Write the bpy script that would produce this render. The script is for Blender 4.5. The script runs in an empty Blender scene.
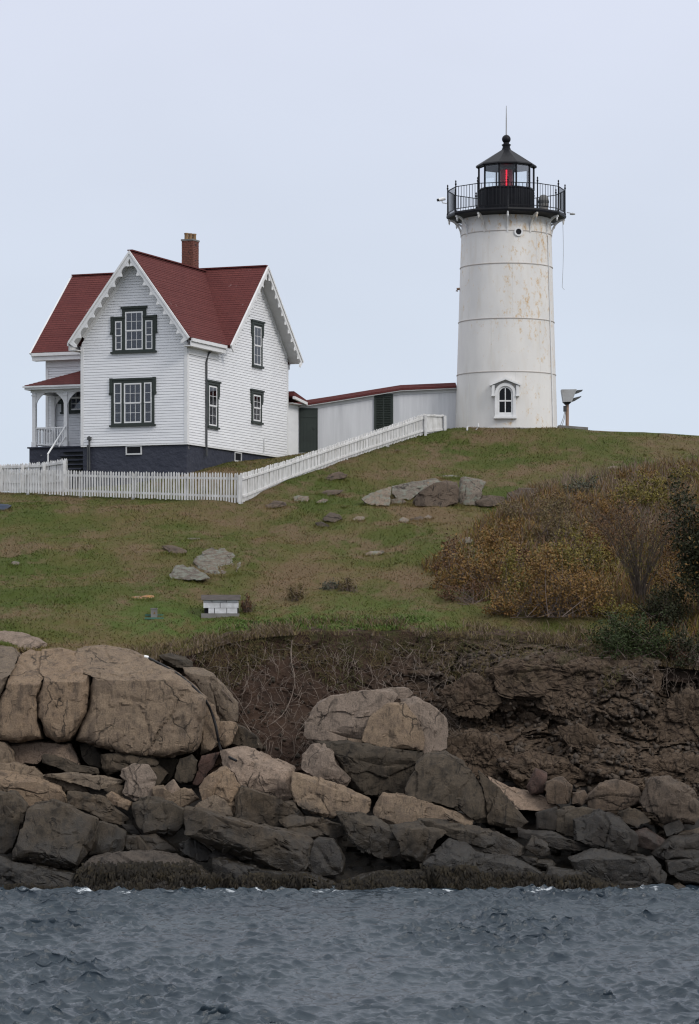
import bpy, math, random
import numpy as np
from mathutils import Vector, Matrix

# ------------------------------------------------------------------ camera, sky, sun, exposure
C = bpy.context.scene.collection
SC = bpy.context.scene
F_PX, CX, HY, EYE = 3000.0, 349.5, 640.0, 7.0      # focal length in pixels, centre column, horizon row, eye height above the sea
cam_d = bpy.data.cameras.new('camera')
cam = bpy.data.objects.new('camera', cam_d)
C.objects.link(cam)
cam.location = (0, 0, EYE)
cam.rotation_euler = (math.radians(90), 0, 0)
cam_d.sensor_width = 36.0
cam_d.lens = F_PX / 1024 * 36.0
cam_d.shift_y = (HY - 512) / 1024
cam_d.clip_start, cam_d.clip_end = 1.0, 20000
SC.camera = cam
SC.view_settings.view_transform = 'Standard'
SC.view_settings.look = 'None'
SC.view_settings.exposure = 0.0
SC.view_settings.gamma = 1.0
SC.cycles.use_denoising = True
SC.cycles.use_adaptive_sampling = False
SC.cycles.filter_width = 1.2
SC.cycles.max_bounces = 8

SUN_DIR = Vector((0.64, -0.58, 0.66)).normalized()   # towards the sun
SUN_EL = math.asin(SUN_DIR.z)
SUN_ROT = math.atan2(SUN_DIR.x, SUN_DIR.y)
W = bpy.data.worlds.new('World')
SC.world = W
W.use_nodes = True
wt = W.node_tree
wt.nodes.clear()
def wn(t, **k):
    n = wt.nodes.new(t)
    for a, b in k.items():
        setattr(n, a, b)
    return n
w_out = wn('ShaderNodeOutputWorld')
w_bg = wn('ShaderNodeBackground')
w_bg.inputs['Strength'].default_value = 0.1
w_sky = wn('ShaderNodeTexSky', sky_type='NISHITA', sun_disc=False)
w_sky.sun_elevation, w_sky.sun_rotation = SUN_EL, SUN_ROT
w_sky.air_density, w_sky.dust_density = 1.0, 3.0
w_tc = wn('ShaderNodeTexCoord')
w_sep = wn('ShaderNodeSeparateXYZ')
wt.links.new(w_tc.outputs['Generated'], w_sep.inputs[0])
# overcast: an even cloud sheet that grows brighter towards the zenith
w_ramp = wn('ShaderNodeValToRGB')
e = w_ramp.color_ramp.elements
e[0].position, e[0].color = 0.0, (0.655, 0.748, 0.865, 1)
e[1].position, e[1].color = 1.0, (1.0, 1.0, 1.0, 1)
m = w_ramp.color_ramp.elements.new(0.10); m.color = (0.69, 0.765, 0.89, 1)
m = w_ramp.color_ramp.elements.new(0.20); m.color = (0.71, 0.755, 0.885, 1)
wt.links.new(w_sep.outputs['Z'], w_ramp.inputs['Fac'])
w_z = wn('ShaderNodeMapRange'); w_z.inputs[1].default_value = 0.15; w_z.inputs[2].default_value = 1.0
w_z.inputs[3].default_value = 10.0; w_z.inputs[4].default_value = 15.5
wt.links.new(w_sep.outputs['Z'], w_z.inputs[0])
w_no = wn('ShaderNodeTexNoise'); w_no.inputs['Scale'].default_value = 5.0; w_no.inputs['Detail'].default_value = 4
w_map = wn('ShaderNodeMapping'); w_map.inputs['Scale'].default_value = (1, 1, 2.2)
wt.links.new(w_tc.outputs['Generated'], w_map.inputs['Vector'])
wt.links.new(w_map.outputs[0], w_no.inputs['Vector'])
w_nr = wn('ShaderNodeMapRange'); w_nr.inputs[1].default_value = 0.3; w_nr.inputs[2].default_value = 0.7
w_nr.inputs[3].default_value = 0.965; w_nr.inputs[4].default_value = 1.035
wt.links.new(w_no.outputs['Fac'], w_nr.inputs[0])
w_mul = wn('ShaderNodeMath', operation='MULTIPLY')
wt.links.new(w_z.outputs[0], w_mul.inputs[0]); wt.links.new(w_nr.outputs[0], w_mul.inputs[1])
w_sc = wn('ShaderNodeVectorMath', operation='SCALE')
wt.links.new(w_ramp.outputs['Color'], w_sc.inputs[0]); wt.links.new(w_mul.outputs[0], w_sc.inputs['Scale'])
w_mix = wn('ShaderNodeMix', data_type='RGBA'); w_mix.inputs['Factor'].default_value = 0.93
wt.links.new(w_sky.outputs['Color'], w_mix.inputs['A']); wt.links.new(w_sc.outputs[0], w_mix.inputs['B'])
wt.links.new(w_mix.outputs['Result'], w_bg.inputs['Color'])
wt.links.new(w_bg.outputs[0], w_out.inputs['Surface'])

sun_d = bpy.data.lights.new('sun', 'SUN')
sun_d.energy, sun_d.angle, sun_d.color = 1.4, math.radians(18), (1.0, 0.95, 0.88)
sun = bpy.data.objects.new('sun', sun_d)
C.objects.link(sun)
sun.rotation_euler = SUN_DIR.to_track_quat('Z', 'Y').to_euler()
sun.location = (60, -40, 90)

# ------------------------------------------------------------------ small helpers
rnd = random.Random(7)
rng = np.random.default_rng(11)

def at(px, py, Y):
    return Vector(((px - CX) / F_PX * Y, Y, EYE + (HY - py) / F_PX * Y))

def tag(o, label=None, cat=None, group=None, kind=None):
    if label: o['label'] = label
    if cat: o['category'] = cat
    if group: o['group'] = group
    if kind: o['kind'] = kind
    return o

def thing(name, loc, label, cat, group=None, rz=0.0):
    o = bpy.data.objects.new(name, None)
    o.empty_display_size = 0.3
    C.objects.link(o)
    o.location = loc
    o.rotation_euler = (0, 0, rz)
    return tag(o, label, cat, group)

def np_mesh(name, V, Fq, mat, smooth=False, sharp=None):
    V = np.asarray(V, dtype=np.float32).reshape(-1, 3)
    Fq = np.asarray(Fq, dtype=np.int32)
    k = Fq.shape[1]
    me = bpy.data.meshes.new(name)
    me.vertices.add(len(V)); me.vertices.foreach_set('co', V.ravel())
    me.loops.add(Fq.size); me.loops.foreach_set('vertex_index', Fq.ravel())
    me.polygons.add(len(Fq))
    me.polygons.foreach_set('loop_start', np.arange(0, Fq.size, k, dtype=np.int32))
    if smooth:
        me.polygons.foreach_set('use_smooth', np.ones(len(Fq), dtype=bool))
    me.update(calc_edges=True)
    me.validate()
    if sharp:
        me.set_sharp_from_angle(angle=math.radians(sharp))
    if mat: me.materials.append(mat)
    return me

def link(name, me, parent=None, loc=None):
    o = bpy.data.objects.new(name, me)
    C.objects.link(o)
    if parent: o.parent = parent
    if loc is not None: o.location = loc
    return o

class MB:
    """collects boxes, prisms and tubes; build() links them as one mesh object"""
    def __init__(s): s.v = []; s.f = []
    def add(s, vs, fs):
        b = len(s.v)
        s.v += [tuple(p) for p in vs]
        s.f += [tuple(i + b for i in f) for f in fs]
        return s
    def box(s, x0, x1, y0, y1, z0, z1):
        if x0 > x1: x0, x1 = x1, x0
        if y0 > y1: y0, y1 = y1, y0
        if z0 > z1: z0, z1 = z1, z0
        return s.add([(x0,y0,z0),(x1,y0,z0),(x1,y1,z0),(x0,y1,z0),(x0,y0,z1),(x1,y0,z1),(x1,y1,z1),(x0,y1,z1)],
                     [(0,3,2,1),(4,5,6,7),(0,1,5,4),(1,2,6,5),(2,3,7,6),(3,0,4,7)])
    def fbox(s, F, a0, a1, z0, z1, c0, c1):
        """box in a wall frame: a along the wall, z up, c out of the wall"""
        pts = [F(a, z, c) for z in (z0, z1) for (a, c) in ((a0, c0), (a1, c0), (a1, c1), (a0, c1))]
        return s.add(pts, [(0,1,2,3),(7,6,5,4),(0,4,5,1),(1,5,6,2),(2,6,7,3),(3,7,4,0)])
    def beam(s, p, q, w, h, up=(0,0,1)):
        p, q = Vector(p), Vector(q)
        d = (q - p).normalized()
        u = Vector(up); r = d.cross(u)
        if r.length < 1e-5: r = d.cross(Vector((1,0,0)))
        r.normalize(); u = r.cross(d).normalized()
        r *= w/2; u *= h/2
        return s.add([p-r-u,p+r-u,p+r+u,p-r+u,q-r-u,q+r-u,q+r+u,q-r+u],
                     [(0,3,2,1),(4,5,6,7),(0,1,5,4),(1,2,6,5),(2,3,7,6),(3,0,4,7)])
    def prism(s, pts, d):
        """closed polygon (3d points) swept by vector d"""
        n = len(pts); d = Vector(d)
        vs = [Vector(p) for p in pts] + [Vector(p) + d for p in pts]
        return s.add(vs, [tuple(range(n-1,-1,-1)), tuple(range(n, 2*n))] + [(i,(i+1)%n,(i+1)%n+n,i+n) for i in range(n)])
    def tube(s, path, r, n=6):
        path = [Vector(p) for p in path]; rs = r if isinstance(r, (list, tuple)) else [r]*len(path)
        vs = []; fs = []
        for i, p in enumerate(path):
            d = (path[min(i+1,len(path)-1)] - path[max(i-1,0)])
            if d.length < 1e-9: d = Vector((0,0,1))
            d.normalize()
            u = d.cross(Vector((0,0,1)) if abs(d.z) < .9 else Vector((1,0,0))).normalized(); w = d.cross(u)
            for k in range(n):
                a = 2*math.pi*k/n
                vs.append(p + (u*math.cos(a) + w*math.sin(a))*rs[i])
        for i in range(len(path)-1):
            for k in range(n):
                fs.append((i*n+k, i*n+(k+1)%n, (i+1)*n+(k+1)%n, (i+1)*n+k))
        fs.append(tuple(range(n-1,-1,-1))); fs.append(tuple((len(path)-1)*n+k for k in range(n)))
        return s.add(vs, fs)
    def lathe(s, prof, c, n=32, a0=0.0, caps=True):
        cx, cy = c; vs = []; fs = []
        for (r, z) in prof:
            for k in range(n):
                a = a0 + 2*math.pi*k/n
                vs.append((cx + r*math.sin(a), cy - r*math.cos(a), z))
        for i in range(len(prof)-1):
            for k in range(n):
                fs.append((i*n+k, i*n+(k+1)%n, (i+1)*n+(k+1)%n, (i+1)*n+k))
        if caps:
            fs.append(tuple(range(n-1,-1,-1))); fs.append(tuple((len(prof)-1)*n+k for k in range(n)))
        return s.add(vs, fs)
    def build(s, name, mat, parent=None, off=(0,0,0), smooth=None, loc=None):
        o3 = Vector(off)
        me = bpy.data.meshes.new(name)
        me.from_pydata([Vector(p) - o3 for p in s.v], [], s.f)
        if smooth:
            me.polygons.foreach_set('use_smooth', np.ones(len(me.polygons), dtype=bool))
            me.set_sharp_from_angle(angle=math.radians(smooth))
        me.update()
        me.materials.append(mat)
        return link(name, me, parent, loc)

# ------------------------------------------------------------------ numpy noise
def _h(ix, iy, iz, k=0):
    n = (ix*374761393 + iy*668265263 + iz*2147483647 + k*974634777) & 0xffffffff
    n = ((n ^ (n >> 13)) * 1274126177) & 0xffffffff
    n = ((n ^ (n >> 15)) * 2246822519) & 0xffffffff
    return ((n ^ (n >> 16)) & 0xffffff) / float(0xffffff)
def vnoise(p, k=0):
    p = np.asarray(p, float)
    i = np.floor(p).astype(np.int64); f = p - i
    u = f*f*f*(f*(f*6-15)+10)
    r = 0
    for dx in (0,1):
        for dy in (0,1):
            for dz in (0,1):
                w = (u[:,0] if dx else 1-u[:,0])*(u[:,1] if dy else 1-u[:,1])*(u[:,2] if dz else 1-u[:,2])
                r = r + w*_h(i[:,0]+dx, i[:,1]+dy, i[:,2]+dz, k)
    return r*2-1
def fbm(p, octv=4, gain=.5, lac=2.03, k=0):
    p = np.asarray(p, float); a = 1; t = 0; s = 0
    for o in range(octv):
        t = t + a*vnoise(p + 17.3*o, k+o); s += a
        p = p*lac; a *= gain
    return t/s
def cells(p, k=0, jit=.9):
    """nearest and second-nearest jittered cell: F1, F2, cell hash, offset vector to the cell point"""
    p = np.asarray(p, float); i = np.floor(p).astype(np.int64)
    n = len(p); f1 = np.full(n, 9.); f2 = np.full(n, 9.); hs = np.zeros((n,4)); dv = np.zeros((n,3))
    for dx in (-1,0,1):
        for dy in (-1,0,1):
            for dz in (-1,0,1):
                c = i + np.array((dx,dy,dz))
                q = np.stack([_h(c[:,0],c[:,1],c[:,2],k+j) for j in (1,2,3)],1)*jit + (1-jit)/2
                d = p - (c + q); L = np.sqrt((d*d).sum(1))
                near = L < f1
                f2 = np.where(near, f1, np.minimum(f2, L)); f1 = np.where(near, L, f1)
                hh = np.stack([_h(c[:,0],c[:,1],c[:,2],k+j) for j in (4,5,6,7)],1)
                hs[near] = hh[near]; dv[near] = d[near]
    return f1, f2, hs, dv
def sstep(a, b, x):
    t = np.clip((x-a)/(b-a), 0, 1); return t*t*(3-2*t)

# ------------------------------------------------------------------ materials
class NT:
    def __init__(s, name):
        s.m = bpy.data.materials.new(name); s.m.use_nodes = True
        s.t = s.m.node_tree; s.t.nodes.clear()
        s.out = s.n('ShaderNodeOutputMaterial')
        s.b = s.n('ShaderNodeBsdfPrincipled'); s.t.links.new(s.b.outputs[0], s.out.inputs['Surface'])
        s.pos = s.n('ShaderNodeNewGeometry').outputs['Position']
    def n(s, t, **k):
        x = s.t.nodes.new(t)
        for a, b in k.items(): setattr(x, a, b)
        return x
    def put(s, sock, v):
        if hasattr(v, 'is_output'): s.t.links.new(v, sock)
        else: sock.default_value = v
    def noise(s, scale, detail=4, vec=None, rough=.55, stretch=None, dist=0.0):
        v = vec or s.pos
        if stretch:
            mp = s.n('ShaderNodeMapping'); mp.inputs['Scale'].default_value = stretch
            s.put(mp.inputs['Vector'], v); v = mp.outputs[0]
        x = s.n('ShaderNodeTexNoise'); x.inputs['Scale'].default_value = scale; x.inputs['Detail'].default_value = detail
        x.inputs['Roughness'].default_value = rough; x.inputs['Distortion'].default_value = dist
        s.put(x.inputs['Vector'], v)
        return x.outputs['Fac']
    def rng(s, v, a, b, c=0.0, d=1.0, smooth=False):
        x = s.n('ShaderNodeMapRange', interpolation_type='SMOOTHSTEP' if smooth else 'LINEAR')
        s.put(x.inputs[0], v); x.inputs[1].default_value = a; x.inputs[2].default_value = b
        x.inputs[3].default_value = c; x.inputs[4].default_value = d
        return x.outputs[0]
    def mix(s, f, a, b, mode='MIX'):
        x = s.n('ShaderNodeMix', data_type='RGBA', blend_type=mode)
        s.put(x.inputs['Factor'], f)
        for k, v in (('A', a), ('B', b)):
            s.put(x.inputs[k], v if hasattr(v, 'is_output') else (*v, 1))
        return x.outputs['Result']
    def math(s, op, a, b=0.0):
        x = s.n('ShaderNodeMath', operation=op); s.put(x.inputs[0], a); s.put(x.inputs[1], b); return x.outputs[0]
    def ramp(s, f, stops):
        x = s.n('ShaderNodeValToRGB'); r = x.color_ramp.elements
        r[0].position, r[0].color = stops[0][0], (*stops[0][1], 1)
        r[1].position, r[1].color = stops[-1][0], (*stops[-1][1], 1)
        for p, c in stops[1:-1]:
            q = r.new(p); q.color = (*c, 1)
        s.put(x.inputs['Fac'], f); return x.outputs['Color']
    def sep(s, v=None):
        x = s.n('ShaderNodeSeparateXYZ'); s.put(x.inputs[0], v or s.pos); return x.outputs
    def bump(s, h, strength=.5, dist=.05, prev=None):
        x = s.n('ShaderNodeBump'); x.inputs['Strength'].default_value = strength; x.inputs['Distance'].default_value = dist
        s.put(x.inputs['Height'], h)
        if prev is not None: s.put(x.inputs['Normal'], prev)
        s.put(s.b.inputs['Normal'], x.outputs[0]); return x.outputs[0]
    def rand(s):
        return s.n('ShaderNodeObjectInfo').outputs['Random']
    def col(s, c): s.put(s.b.inputs['Base Color'], c if hasattr(c, 'is_output') else (*c, 1)); return s
    def rough(s, r): s.put(s.b.inputs['Roughness'], r); return s

def paint(name, c, c2=None, scale=3.0, rough=.6, bump=.15, stretch=None, fine=40.0):
    t = NT(name)
    c2 = c2 or tuple(x*.8 for x in c)
    n1 = t.noise(scale, 5, stretch=stretch)
    t.col(t.mix(t.rng(n1, .35, .7), c, c2)).rough(rough)
    if max(c) < .1: t.b.inputs['Specular IOR Level'].default_value = .18
    if bump: t.bump(t.noise(fine, 3), bump, .02)
    return t.m

M = {}
M['trim_white'] = paint('trim_white', (.74,.745,.75), (.64,.645,.65), 2.0, .55, .1)
M['fence_white'] = paint('fence_white', (.66,.66,.66), (.47,.465,.45), 2.2, .7, .2, (3,3,1))
M['soffit'] = paint('soffit_paint', (.56,.565,.57), (.5,.5,.5), 2.0, .7, .1)
M['green'] = paint('dark_green_paint', (.042,.052,.047), (.034,.042,.038), 2.0, .5, .1)
M['black'] = paint('black_iron', (.006,.007,.010), (.011,.011,.014), 3.0, .5, .1)
M['grey_metal'] = paint('grey_metal', (.36,.37,.38), (.28,.28,.28), 3.0, .5, .1)
M['dark_metal'] = paint('dark_metal', (.06,.065,.07), (.1,.1,.1), 3.0, .5, .1)
M['rust_post'] = paint('rusty_post', (.25,.16,.11), (.32,.22,.16), 4.0, .8, .2)
M['concrete'] = paint('concrete', (.2,.195,.185), (.14,.13,.12), 3.0, .9, .3)
M['old_board'] = paint('weathered_board', (.17,.15,.14), (.11,.095,.09), 4.0, .85, .3, (1,1,6))
M['block_white'] = paint('white_block', (.62,.63,.65), (.45,.45,.46), 6.0, .8, .3)
M['teal'] = paint('green_plank', (.05,.16,.11), (.04,.11,.08), 5.0, .6, .2)
M['hose'] = paint('black_hose', (.014,.014,.016), (.03,.03,.03), 4.0, .35, .1)
M['pipe_white'] = paint('white_pipe', (.75,.75,.75), (.65,.65,.65), 3, .4, 0)
M['navy_slab'] = paint('slate_blue_rock', (.03,.045,.075), (.05,.06,.085), 2, .6, .5, None, 8)
M['curtain'] = paint('curtain_cloth', (.5,.5,.52), (.36,.36,.38), 3, .9, .1)
M['room'] = paint('dim_room', (.03,.03,.035), None, 2, .9, 0)
M['bark'] = paint('grey_bark', (.085,.066,.05), (.145,.12,.10), 5, .9, .3)
M['root'] = paint('bleached_root', (.20,.16,.13), (.07,.05,.04), 4, .9, .2)
M['stem'] = paint('dry_stem', (.10,.072,.06), (.15,.115,.10), 3, .9, 0)
M['flashing'] = paint('lead_flashing', (.14,.145,.155), (.1,.1,.11), 4, .6, .1)
M['pot'] = paint('chimney_pot', (.30,.19,.10), (.2,.12,.06), 5, .85, .2)
M['rust_ring'] = paint('seam_ring', (.42,.40,.39), (.50,.45,.40), 4, .7, .2)

def siding_mat():
    t = NT('white_clapboard')
    n = t.noise(1.3, 5, stretch=(1,1,3)); n2 = t.noise(9, 4, stretch=(1,1,5))
    c = t.mix(t.rng(n, .4, .75), (.79,.80,.82), (.72,.73,.755))
    c = t.mix(t.rng(n2, .62, .8), c, (.64,.645,.655))
    t.col(c).rough(.6); t.bump(t.noise(30, 3, stretch=(1,1,8)), .15, .01)
    return t.m
M['siding'] = siding_mat()

def roof_mat():
    t = NT('red_shingle')
    uv = t.n('ShaderNodeTexCoord').outputs['Object']
    z = t.n('ShaderNodeTexBrick'); z.offset = .5
    mp = t.n('ShaderNodeCombineXYZ'); o = t.sep(uv)
    t.put(mp.inputs[0], t.math('ADD', o[0], o[1])); t.put(mp.inputs[1], o[2])
    t.put(z.inputs['Vector'], mp.outputs[0])
    z.inputs['Scale'].default_value = 1.0; z.inputs['Brick Width'].default_value = .26; z.inputs['Row Height'].default_value = .115
    z.inputs['Mortar Size'].default_value = .010; z.inputs['Bias'].default_value = 0
    z.inputs['Color1'].default_value = (.124,.035,.032,1); z.inputs['Color2'].default_value = (.106,.030,.028,1); z.inputs['Mortar'].default_value = (.066,.020,.019,1)
    n = t.noise(.9, 5); n2 = t.noise(22, 4)
    c = t.mix(t.rng(n, .35, .7, 0, .45), z.outputs['Color'], (.088,.024,.025))
    c = t.mix(t.rng(n2, .5, .75, 0, .3), c, (.165,.05,.046))
    st = t.noise(2.3, 5, stretch=(1.4,1.4,.35))
    c = t.mix(t.rng(st, .70, .76, 0, .55), c, (.36,.26,.25))
    t.col(c).rough(.95); t.b.inputs['Specular IOR Level'].default_value = .25
    t.bump(t.noise(60, 3), .3, .01)
    return t.m
M['roof'] = roof_mat()

def navy_mat():
    t = NT('navy_stone_paint')
    n = t.noise(1.5, 5)
    c = t.mix(t.rng(n, .35, .7), (.022,.026,.044), (.032,.036,.055))
    sp = t.noise(3.4, 3)
    c = t.mix(t.rng(sp, .755, .77), c, (.25,.23,.22))
    t.col(c).rough(.65); t.bump(t.noise(5, 5), .8, .06)
    return t.m
M['navy'] = navy_mat()

def tower_mat():
    t = NT('white_iron_plate')
    n = t.noise(1.1, 5, stretch=(1,1,.4))
    c = t.mix(t.rng(n, .35, .7), (.71,.695,.67), (.61,.60,.585))
    dirt = t.noise(2.2, 6, stretch=(1.5,1.5,.25))
    c = t.mix(t.rng(dirt, .54, .76, 0, .45), c, (.58,.53,.46))
    o = t.sep()
    side = t.math('MULTIPLY', t.rng(o[0], 5.4, 7.2, .0, .068, True), t.rng(o[0], 8.2, 8.8, 1, .45))
    up = t.rng(o[2], 19, 24.5, 0, .05, True)
    th = t.math('ADD', t.math('ADD', side, up), t.rng(t.noise(.55, 3), .3, .7, -.04, .065))
    fl = t.math('ADD', t.noise(4.6, 9, rough=.78, stretch=(1,1,.6)), th)
    c = t.mix(t.rng(fl, .630, .69, 0, .6), c, (.56,.42,.25))
    c = t.mix(t.rng(fl, .695, .75, 0, .75), c, (.47,.27,.10))
    t.col(c).rough(.55); t.bump(t.noise(12, 4), .12, .02)
    return t.m
M['tower'] = tower_mat()

def plain_wall_mat():
    t = NT('streaked_white_board')
    n = t.noise(1.6, 6, stretch=(3,3,.25)); n2 = t.noise(.8, 3)
    c = t.mix(t.rng(n, .35, .72), (.62,.63,.655), (.48,.49,.515))
    c = t.mix(t.rng(n2, .45, .7, 0, .5), c, (.58,.585,.61))
    t.col(c).rough(.7); t.bump(t.noise(14, 4, stretch=(1,1,.3)), .12, .02)
    return t.m
M['board_wall'] = plain_wall_mat()

def brick_mat():
    t = NT('red_brick')
    n = t.noise(14, 3)
    c = t.ramp(t.n('ShaderNodeTexWhiteNoise').outputs['Value'], [(0,(.2,.07,.045)),(1,(.2,.07,.045))])
    c = t.mix(t.rng(n, .3, .7), (.20,.072,.048), (.105,.04,.032))
    c = t.mix(t.rng(t.noise(5, 4), .6, .7), c, (.035,.025,.025))
    t.col(c).rough(.9)
    return t.m
M['brick'] = brick_mat()
M['mortar'] = paint('mortar', (.14,.1,.085), (.1,.07,.06), 6, .95, .2)

def glass_mat(name, tint, refl=.12, clear=.75, rough=.03):
    t = NT(name)
    t.t.nodes.remove(t.b)
    tr = t.n('ShaderNodeBsdfTransparent'); tr.inputs[0].default_value = (*[x*clear for x in tint], 1)
    gl = t.n('ShaderNodeBsdfGlossy'); gl.inputs['Roughness'].default_value = rough; gl.inputs[0].default_value = (.9,.9,.92,1)
    lw = t.n('ShaderNodeFresnel'); lw.inputs['IOR'].default_value = 1.5
    f = t.math('ADD', lw.outputs[0], refl)
    mx = t.n('ShaderNodeMixShader'); t.put(mx.inputs[0], f)
    t.t.links.new(tr.outputs[0], mx.inputs[1]); t.t.links.new(gl.outputs[0], mx.inputs[2])
    t.t.links.new(mx.outputs[0], t.out.inputs['Surface'])
    return t.m
M['glass'] = glass_mat('window_glass', (.66,.70,.76), .03, .72)
M['dark_glass'] = glass_mat('dark_window_glass', (.5,.53,.58), -.02, .6)
M['lantern_glass'] = glass_mat('lantern_glass', (.97,.99,1.0), -.02, .99)

def emit_mat(name, c, s):
    t = NT(name); t.col((.2,.01,.01)); t.b.inputs['Emission Color'].default_value = (*c, 1); t.b.inputs['Emission Strength'].default_value = s
    return t.m
M['lamp'] = emit_mat('red_lamp', (1.0,.015,.05), 1.25)
M['lens'] = emit_mat('red_lens', (1.0,.08,.14), .022)

def rock_mat(name, c_a, c_b, c_c, tide=True, lichen=0.0, tide_z=(.5, 2.5)):
    t = NT(name)
    big = t.noise(.55, 5); mid = t.noise(3.0, 7, rough=.65); fine = t.noise(24, 4, rough=.7)
    c = t.mix(t.rng(big, .35, .68), c_a, c_b)
    c = t.mix(t.rng(mid, .46, .66, 0, .65), c, c_c)
    rn = t.rand()
    c = t.mix(1.0, c, t.ramp(rn, [(0,(.80,.82,.85)),(.5,(1,.98,.97)),(1,(1.12,1.04,.97))]), 'MULTIPLY')
    spk = t.rng(fine, .3, .7, .58, 1.38)
    gx = t.n('ShaderNodeCombineColor')
    for i in range(3): t.put(gx.inputs[i], spk)
    c = t.mix(1.0, c, gx.outputs[0], 'MULTIPLY')
    o = t.sep()
    # vertical weather streaks
    stk = t.noise(2.6, 5, stretch=(1.4,1.4,.22))
    c = t.mix(t.rng(stk, .54, .68, 0, .6), c, tuple(x*.42 for x in c_c))
    fs_ = t.noise(7.0, 6, stretch=(1.6,1.6,.16), rough=.65)
    c = t.mix(t.rng(fs_, .56, .64, 0, .6), c, tuple(x*.4 for x in c_c))
    c = t.mix(t.rng(t.noise(1.7, 6, rough=.7), .56, .66, 0, .35), c, tuple(min(x*1.45,1) for x in c_a))
    # hairline joints
    vz = t.n('ShaderNodeTexVoronoi', feature='DISTANCE_TO_EDGE'); vz.inputs['Scale'].default_value = .75
    wv = t.n('ShaderNodeVectorMath', operation='ADD')
    nz = t.n('ShaderNodeTexNoise'); nz.inputs['Scale'].default_value = 1.4; nz.inputs['Detail'].default_value = 5
    t.put(nz.inputs['Vector'], t.pos)
    t.put(wv.inputs[0], t.pos); t.put(wv.inputs[1], nz.outputs['Color'])
    sq = t.n('ShaderNodeMapping'); sq.inputs['Scale'].default_value = (1.15,.9,.62); t.put(sq.inputs['Vector'], wv.outputs[0])
    t.put(vz.inputs['Vector'], sq.outputs[0])
    crack = t.rng(vz.outputs['Distance'], .0, .022, 0, 1)
    gate = t.rng(t.noise(.9, 3), .42, .50)
    crk = t.math('MAXIMUM', crack, gate)
    c = t.mix(t.math('SUBTRACT', 1.0, crk), c, tuple(x*.14 for x in c_a))
    if lichen:
        li = t.noise(4.5, 7, rough=.7)
        c = t.mix(t.rng(li, .56-lichen*.14, .62-lichen*.14, 0, .85), c, (.145,.155,.125))
        ol = t.noise(2.2, 6)
        c = t.mix(t.rng(ol, .70, .74, 0, .8), c, (.25,.12,.025))
    rgh = .88
    if tide:
        tz = t.math('ADD', o[2], t.rng(t.noise(1.1, 5), .3, .7, -.8, .8))
        f = t.rng(tz, tide_z[0], tide_z[1], 1, 0, True)
        dark = t.mix(t.rng(t.noise(7, 5), .45, .65), (.010,.0085,.0068), (.020,.0155,.010))
        c = t.mix(t.math('MULTIPLY', f, .86), c, dark)
        rgh = t.rng(f, 0, 1, .88, .38)
    t.col(c).rough(rgh)
    t.b.inputs['Specular IOR Level'].default_value = .35
    b1 = t.bump(crk, .5, .05)
    b2 = t.bump(t.noise(5.5, 8, rough=.72), .55, .08, b1)
    t.bump(t.noise(26, 5, rough=.72), .7, .025, b2)
    return t.m
M['rock_tan'] = rock_mat('tan_granite', (.178,.134,.092), (.152,.115,.081), (.110,.083,.063))
M['rock_pale'] = rock_mat('pale_granite', (.205,.158,.122), (.175,.135,.105), (.130,.102,.080))
M['rock_grey'] = rock_mat('grey_basalt', (.068,.053,.037), (.044,.035,.024), (.019,.0155,.0115))
M['rock_dark'] = rock_mat('dark_basalt', (.022,.017,.013), (.030,.024,.019), (.008,.007,.006))
M['rock_flat'] = rock_mat('tidal_flat_rock', (.078,.062,.049), (.06,.048,.038), (.035,.028,.023), True, 0, (-.4,.75))
M['rock_red'] = rock_mat('reddish_rock', (.066,.038,.030), (.05,.032,.027), (.036,.025,.021))
M['shelf'] = rock_mat('wet_rock_gap_shade', (.014,.011,.009), (.018,.014,.012), (.007,.006,.005))  # wet rock, albedo lowered to paint black crevice shade between the boulders
M['rock_lawn'] = rock_mat('lichen_rock', (.165,.135,.106), (.175,.148,.118), (.105,.083,.064), False, .35)
M['rock_brown'] = rock_mat('brown_outcrop', (.105,.079,.057), (.082,.062,.046), (.052,.040,.031), False, 0)
M['rock_lichen'] = rock_mat('grey_lichen_rock', (.105,.088,.072), (.125,.11,.092), (.07,.052,.041), False, .5)
M['rock_orange'] = rock_mat('orange_lichen_rock', (.28,.13,.03), (.22,.16,.11), (.30,.27,.23), False, .1)

def lawn_color(t):
    big = t.noise(.30, 5, rough=.62, stretch=(.7,.5,1)); mid = t.noise(.85, 7, rough=.68, stretch=(.75,.45,1)); fine = t.noise(9, 5, rough=.7)
    c = t.ramp(big, [(.35,(.126,.088,.050)),(.43,(.100,.084,.033)),(.505,(.072,.077,.020)),(.60,(.052,.071,.013))])
    c = t.mix(t.rng(mid, .49, .62, 0, .85), c, (.136,.093,.058))
    c = t.mix(t.rng(mid, .43, .28, 0, .85), c, (.044,.066,.009))
    c = t.mix(t.rng(fine, .50, .75, 0, .45), c, (.040,.044,.014))
    c = t.mix(t.rng(t.noise(26, 3), .55, .75, 0, .5), c, (.115,.10,.05))
    o = t.sep()
    gy = t.math('MULTIPLY', t.rng(o[1], 94.6, 95.6, 0, 1, True), t.rng(o[1], 96.8, 100.0, 1, 0, True))
    gx = t.math('MULTIPLY', t.rng(o[0], -9.5, -6, .1, 1, True), t.rng(o[0], 2.0, 4.5, 1, 0, True))
    g = t.math('MULTIPLY', t.math('MULTIPLY', gy, gx), t.rng(t.noise(1.7, 5), .38, .58, 0, .85))
    c = t.mix(g, c, (.062,.100,.022))
    return c
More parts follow.
